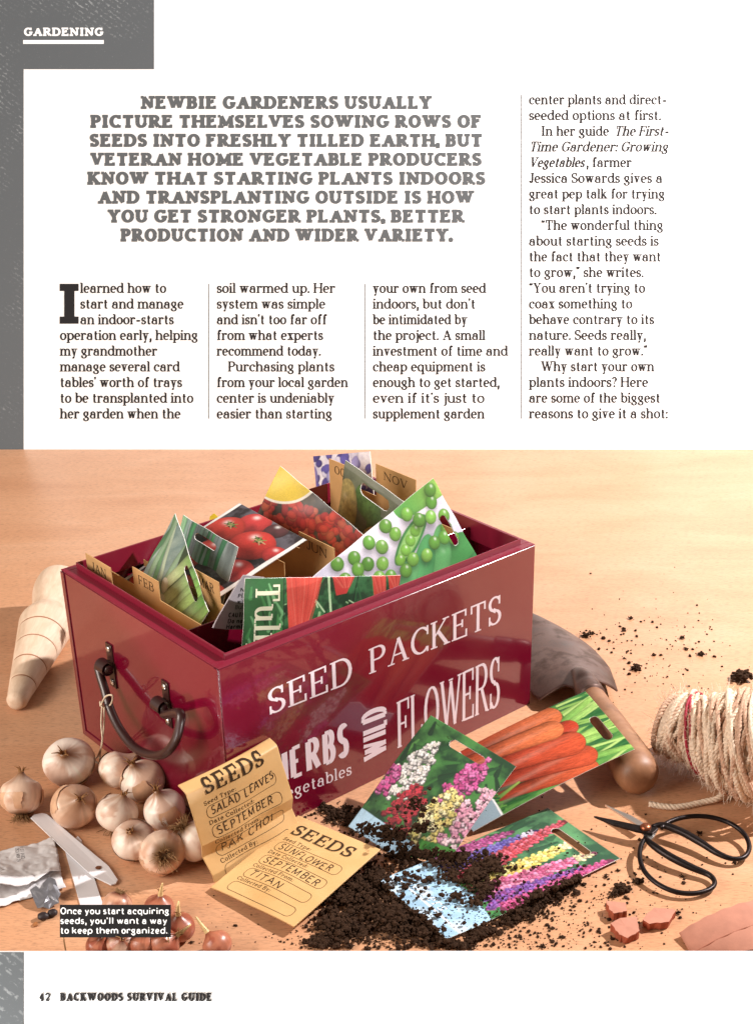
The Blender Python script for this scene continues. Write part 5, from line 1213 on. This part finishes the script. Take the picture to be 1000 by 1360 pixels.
def potpiece():
    root = thing('pot_fragment', 'large terracotta pot rim fragment at the lower right corner of the table', 'pot shard', tuple(at(960, 1262, 0)), )
    # a piece of pot wall lying outer side up: its ring runs left to right, the rim band lies nearer the viewer
    ax = np.array([.30, -.93, -.20]); ax /= np.linalg.norm(ax); side = np.cross(ax, Z); side /= np.linalg.norm(side); side *= np.sign(side[0]); up = np.cross(side, ax); up *= np.sign(up[2])
    R_ = .09; o = at(911, 1258, .002); cc = o + side * R_ * math.cos(.9) - up * R_ * math.sin(.9)
    def wallm(name, s0, s1, r0, r1, t0, t1, n=40, mat=M_TERRA):
        vs = []
        for i in range(n):
            t = t0 + (t1 - t0) * i / (n - 1); dirv = up * math.sin(t) + side * -math.cos(t); jag = .0004 * math.sin(i * 1.3)
            for s_, r_ in [(s0 + jag, r0), (s1, r0), (s1, r1), (s0 + jag, r1)]: vs.append(cc + ax * s_ + dirv * r_)
        fs = []
        for i in range(n - 1):
            for k in range(4): fs.append((i * 4 + k, i * 4 + (k + 1) % 4, (i + 1) * 4 + (k + 1) % 4, (i + 1) * 4 + k))
        fs += [(3, 2, 1, 0), tuple((n - 1) * 4 + k for k in range(4))]
        vs = np.array(vs); vs[:, 2] = np.maximum(vs[:, 2], .0004); vs[:, 1] = np.maximum(vs[:, 1], YF + .0006)
        bevel(mesh(name, vs, fs, mat, root, True), .0008, 2)
    wallm('pot_wall', -.014, .0075, .084, .0900, .9, 2.1); wallm('groove', .0076, .0100, .084, .0875, .9, 2.1, mat=M_TERRA2); wallm('rim', .0101, .034, .084, .0938, .88, 2.1)
potpiece()
# ------------------------------------------------------------------ spilled soil
M_SOIL = plain('dark_soil', '38271c', .95, .1, 0, .5, 500, .5, 900, .001)
def inpoly(x, y, p):
    c = False; n = len(p)
    for i in range(n):
        a, b = p[i], p[(i + 1) % n]
        if (a[1] > y) != (b[1] > y) and x < (b[0] - a[0]) * (y - a[1]) / (b[1] - a[1] + 1e-12) + a[0]: c = not c
    return c
def plane_z(P0, n, x, y): return P0[2] - (n[0] * (x - P0[0]) + n[1] * (y - P0[1])) / n[2]
LUP = [np.array(lp[0]) + ls * a * lw + lt_ * b * .169 for a, b in [(0, 0), (1, 0), (1, 1), (0, 1)]]
STK = [np.array(flT[0]) + fs * a * fw + ft * b * .1165 for a, b in [(0, 0), (1, 0), (1, 1), (0, 1)]]
ENV = [at(*q) for q in [(396, 1083), (505, 1128), (376, 1243), (280, 1178)]]
def surf(x, y):
    if inpoly(x, y, [q[:2] for q in STK]):
        z = plane_z(STK[0], fnn, x, y)
        if z > .0005: return z + .0015
    if inpoly(x, y, [q[:2] for q in LUP]): return .0058
    return 0.0
base, bf = ico(1); base0, bf0 = ico(0)
def jit(v, s): return v * (1 + rng.uniform(-.35, .35, len(v)))[:, None] * s
def blob_field(px_blobs):
    """(px, py, rx, ry, rot, height, count)"""
    return px_blobs
heap = [(470, 1190, 60, 38, -25, .011, 900), (520, 1225, 62, 34, 15, .012, 1000), (455, 1235, 40, 28, 0, .009, 600), (560, 1240, 40, 18, 20, .006, 300), (430, 1255, 20, 12, 0, .004, 130), (500, 1170, 30, 30, 0, .009, 350),
        (474, 1096, 30, 17, 25, .006, 330), (520, 1112, 26, 14, 10, .006, 280), (450, 1085, 26, 12, 20, .004, 160), (535, 1140, 20, 14, 0, .005, 150),
        (560, 1138, 34, 11, 8, .004, 240), (605, 1142, 44, 12, 6, .005, 300), (632, 1165, 20, 18, 40, .005, 210), (645, 1185, 13, 15, 60, .004, 130), (655, 1150, 26, 14, 10, .004, 200), (600, 1160, 50, 22, 10, .001, 120),
        (610, 1195, 90, 28, 25, .0005, 60), (545, 1165, 40, 22, 40, .0008, 70), (560, 1100, 40, 18, -10, .001, 70), (555, 1070, 40, 24, 0, .0008, 60),
        (720, 1197, 42, 13, -28, .006, 560), (690, 1216, 30, 10, -25, .005, 260), (755, 1178, 22, 9, -25, .004, 160), (640, 1243, 34, 10, -20, .005, 220), (600, 1258, 30, 8, 0, .004, 130)]
mb = MB(); V_ = []; F_ = []; nv = 0
def add_bit(x, y, z, s, lowres=False):
    global nv
    b, f = (base0, bf0) if (lowres or s < .0011) else (base, bf)
    v = jit(b, s) * np.array([1, 1, rng.uniform(.6, .95)]); q = rng.uniform(0, 6.28); c, s_ = math.cos(q), math.sin(q)
    v = np.stack([v[:, 0] * c - v[:, 1] * s_, v[:, 0] * s_ + v[:, 1] * c, v[:, 2]], 1) + np.array([x, y, z])
    V_.append(v); F_.append(np.array(f) + nv); nv += len(v)
for (px, py, rx, ry, rot, hh, n) in heap:
    c, s_ = math.cos(R(rot)), math.sin(R(rot))
    for _ in range(int(n * 1.35)):
        a = rng.uniform(0, 6.283); q = min(1.5, abs(rng.normal(0, .55))); ex, ey = rx * q * math.cos(a), ry * q * math.sin(a)
        qx, qy = px + ex * c - ey * s_, py + ex * s_ + ey * c
        if qy > 1262: continue
        P = at(qx, qy, 0); z0 = surf(P[0], P[1])
        if z0: P = at(qx, qy, z0)
        if P[1] < YF + .003 or ((P - F0) @ V > -.002 and (P - F0) @ U < BL): continue
        if inpoly(P[0], P[1], [e[:2] for e in ENV]) and z0 == 0: continue
        top = .75 * hh * max(0, 1 - q * q / 1.4); s = min(.0026, .0005 + rng.exponential(.00052))
        add_bit(P[0], P[1], z0 + s * .5 + top * rng.uniform(.0, 1) ** .7, s)
# loose crumbs over the table
for (px, py, sx, sy, n, smax) in [(860, 880, 60, 35, 170, .0011), (800, 850, 30, 14, 30, .0012), (870, 840, 30, 12, 16, .0015), (740, 1215, 70, 30, 500, .0009), (800, 1170, 80, 40, 160, .0009), (640, 1255, 80, 8, 260, .0008), (430, 1255, 30, 10, 120, .0008), (560, 1050, 60, 40, 90, .0006), (420, 1082, 30, 6, 40, .0014), (340, 1225, 50, 22, 50, .0006), (640, 1195, 60, 30, 140, .0005), (900, 1180, 60, 40, 40, .0006), (250, 1235, 40, 18, 20, .0005), (450, 1160, 120, 60, 40, .0005), (700, 1140, 60, 30, 60, .0005), (915, 845, 40, 40, 40, .0009)]:
    for _ in range(n):
        qx, qy = px + rng.normal(0, sx), py + rng.normal(0, sy)
        if not (0 < qx < 1040) or not (640 < qy < 1261): continue
        P = at(qx, qy, 0); z0 = surf(P[0], P[1])
        if z0: P = at(qx, qy, z0)
        if 0 < (P - F0) @ U < BL and 0 < (P - F0) @ V < BW: continue
        if P[1] < YF + .002: continue
        if inpoly(P[0], P[1], [e[:2] for e in ENV]) and z0 == 0: continue
        s = min(smax * 2, .0003 + rng.exponential(smax * .45)); add_bit(P[0], P[1], z0 + s * .4, s, True)
# clods: tight clusters
for (px, py, pr) in [(983, 903, 12), (845, 889, 7), (778, 846, 6), (786, 842, 4), (905, 848, 4), (930, 870, 5), (910, 862, 3), (825, 1184, 10), (815, 1190, 6), (846, 1172, 6), (805, 1165, 4), (820, 1157, 3), (900, 1213, 4), (928, 1108, 4), (905, 1165, 3), (976, 1147, 3), (857, 1082, 2), (433, 1075, 8), (436, 1090, 6), (460, 1075, 7), (828, 836, 3), (838, 822, 4), (255, 1252, 3), (720, 1258, 4)]:
    g0 = at(px, py, 0); r = pr * mpp(g0)
    for _ in range(int(18 + pr * 4)):
        d = rng.normal(0, .45, 3); s = r * rng.uniform(.14, .34); add_bit(g0[0] + d[0] * r, g0[1] + d[1] * r, max(s * .5, r * .45 + d[2] * r * .5), s)
for k in range(170):   # root fibres and bits of bark
    h_ = heap[rng.integers(0, len(heap))]; P = at(h_[0] + rng.normal(0, h_[2] * .7), min(1258, h_[1] + rng.normal(0, h_[3] * .7)), .004); z0 = surf(P[0], P[1])
    if ((P - F0) @ V > -.004 and (P - F0) @ U < BL) or P[1] < YF + .006 or inpoly(P[0], P[1], [e[:2] for e in ENV]): continue
    d = rng.normal(0, 1, 3); d[2] *= .3; d /= np.linalg.norm(d); L = rng.uniform(.002, .007); P[2] = z0 + rng.uniform(.001, .006)
    q = MB(); q.tube([P - d * L * .5, P + rng.normal(0, .0004, 3), P + d * L * .5], rng.uniform(.00012, .0003), 4); v_ = np.vstack(q.v); v_[:, 2] = np.maximum(v_[:, 2], .0002)
    tri = []
    for f_ in q.f: tri += [(f_[0], f_[i], f_[i + 1]) for i in range(1, len(f_) - 1)]
    V_.append(v_); F_.append(np.array(tri) + nv); nv += len(v_)
o = mesh('soil', np.vstack(V_), np.vstack(F_), M_SOIL); o['kind'] = 'stuff'
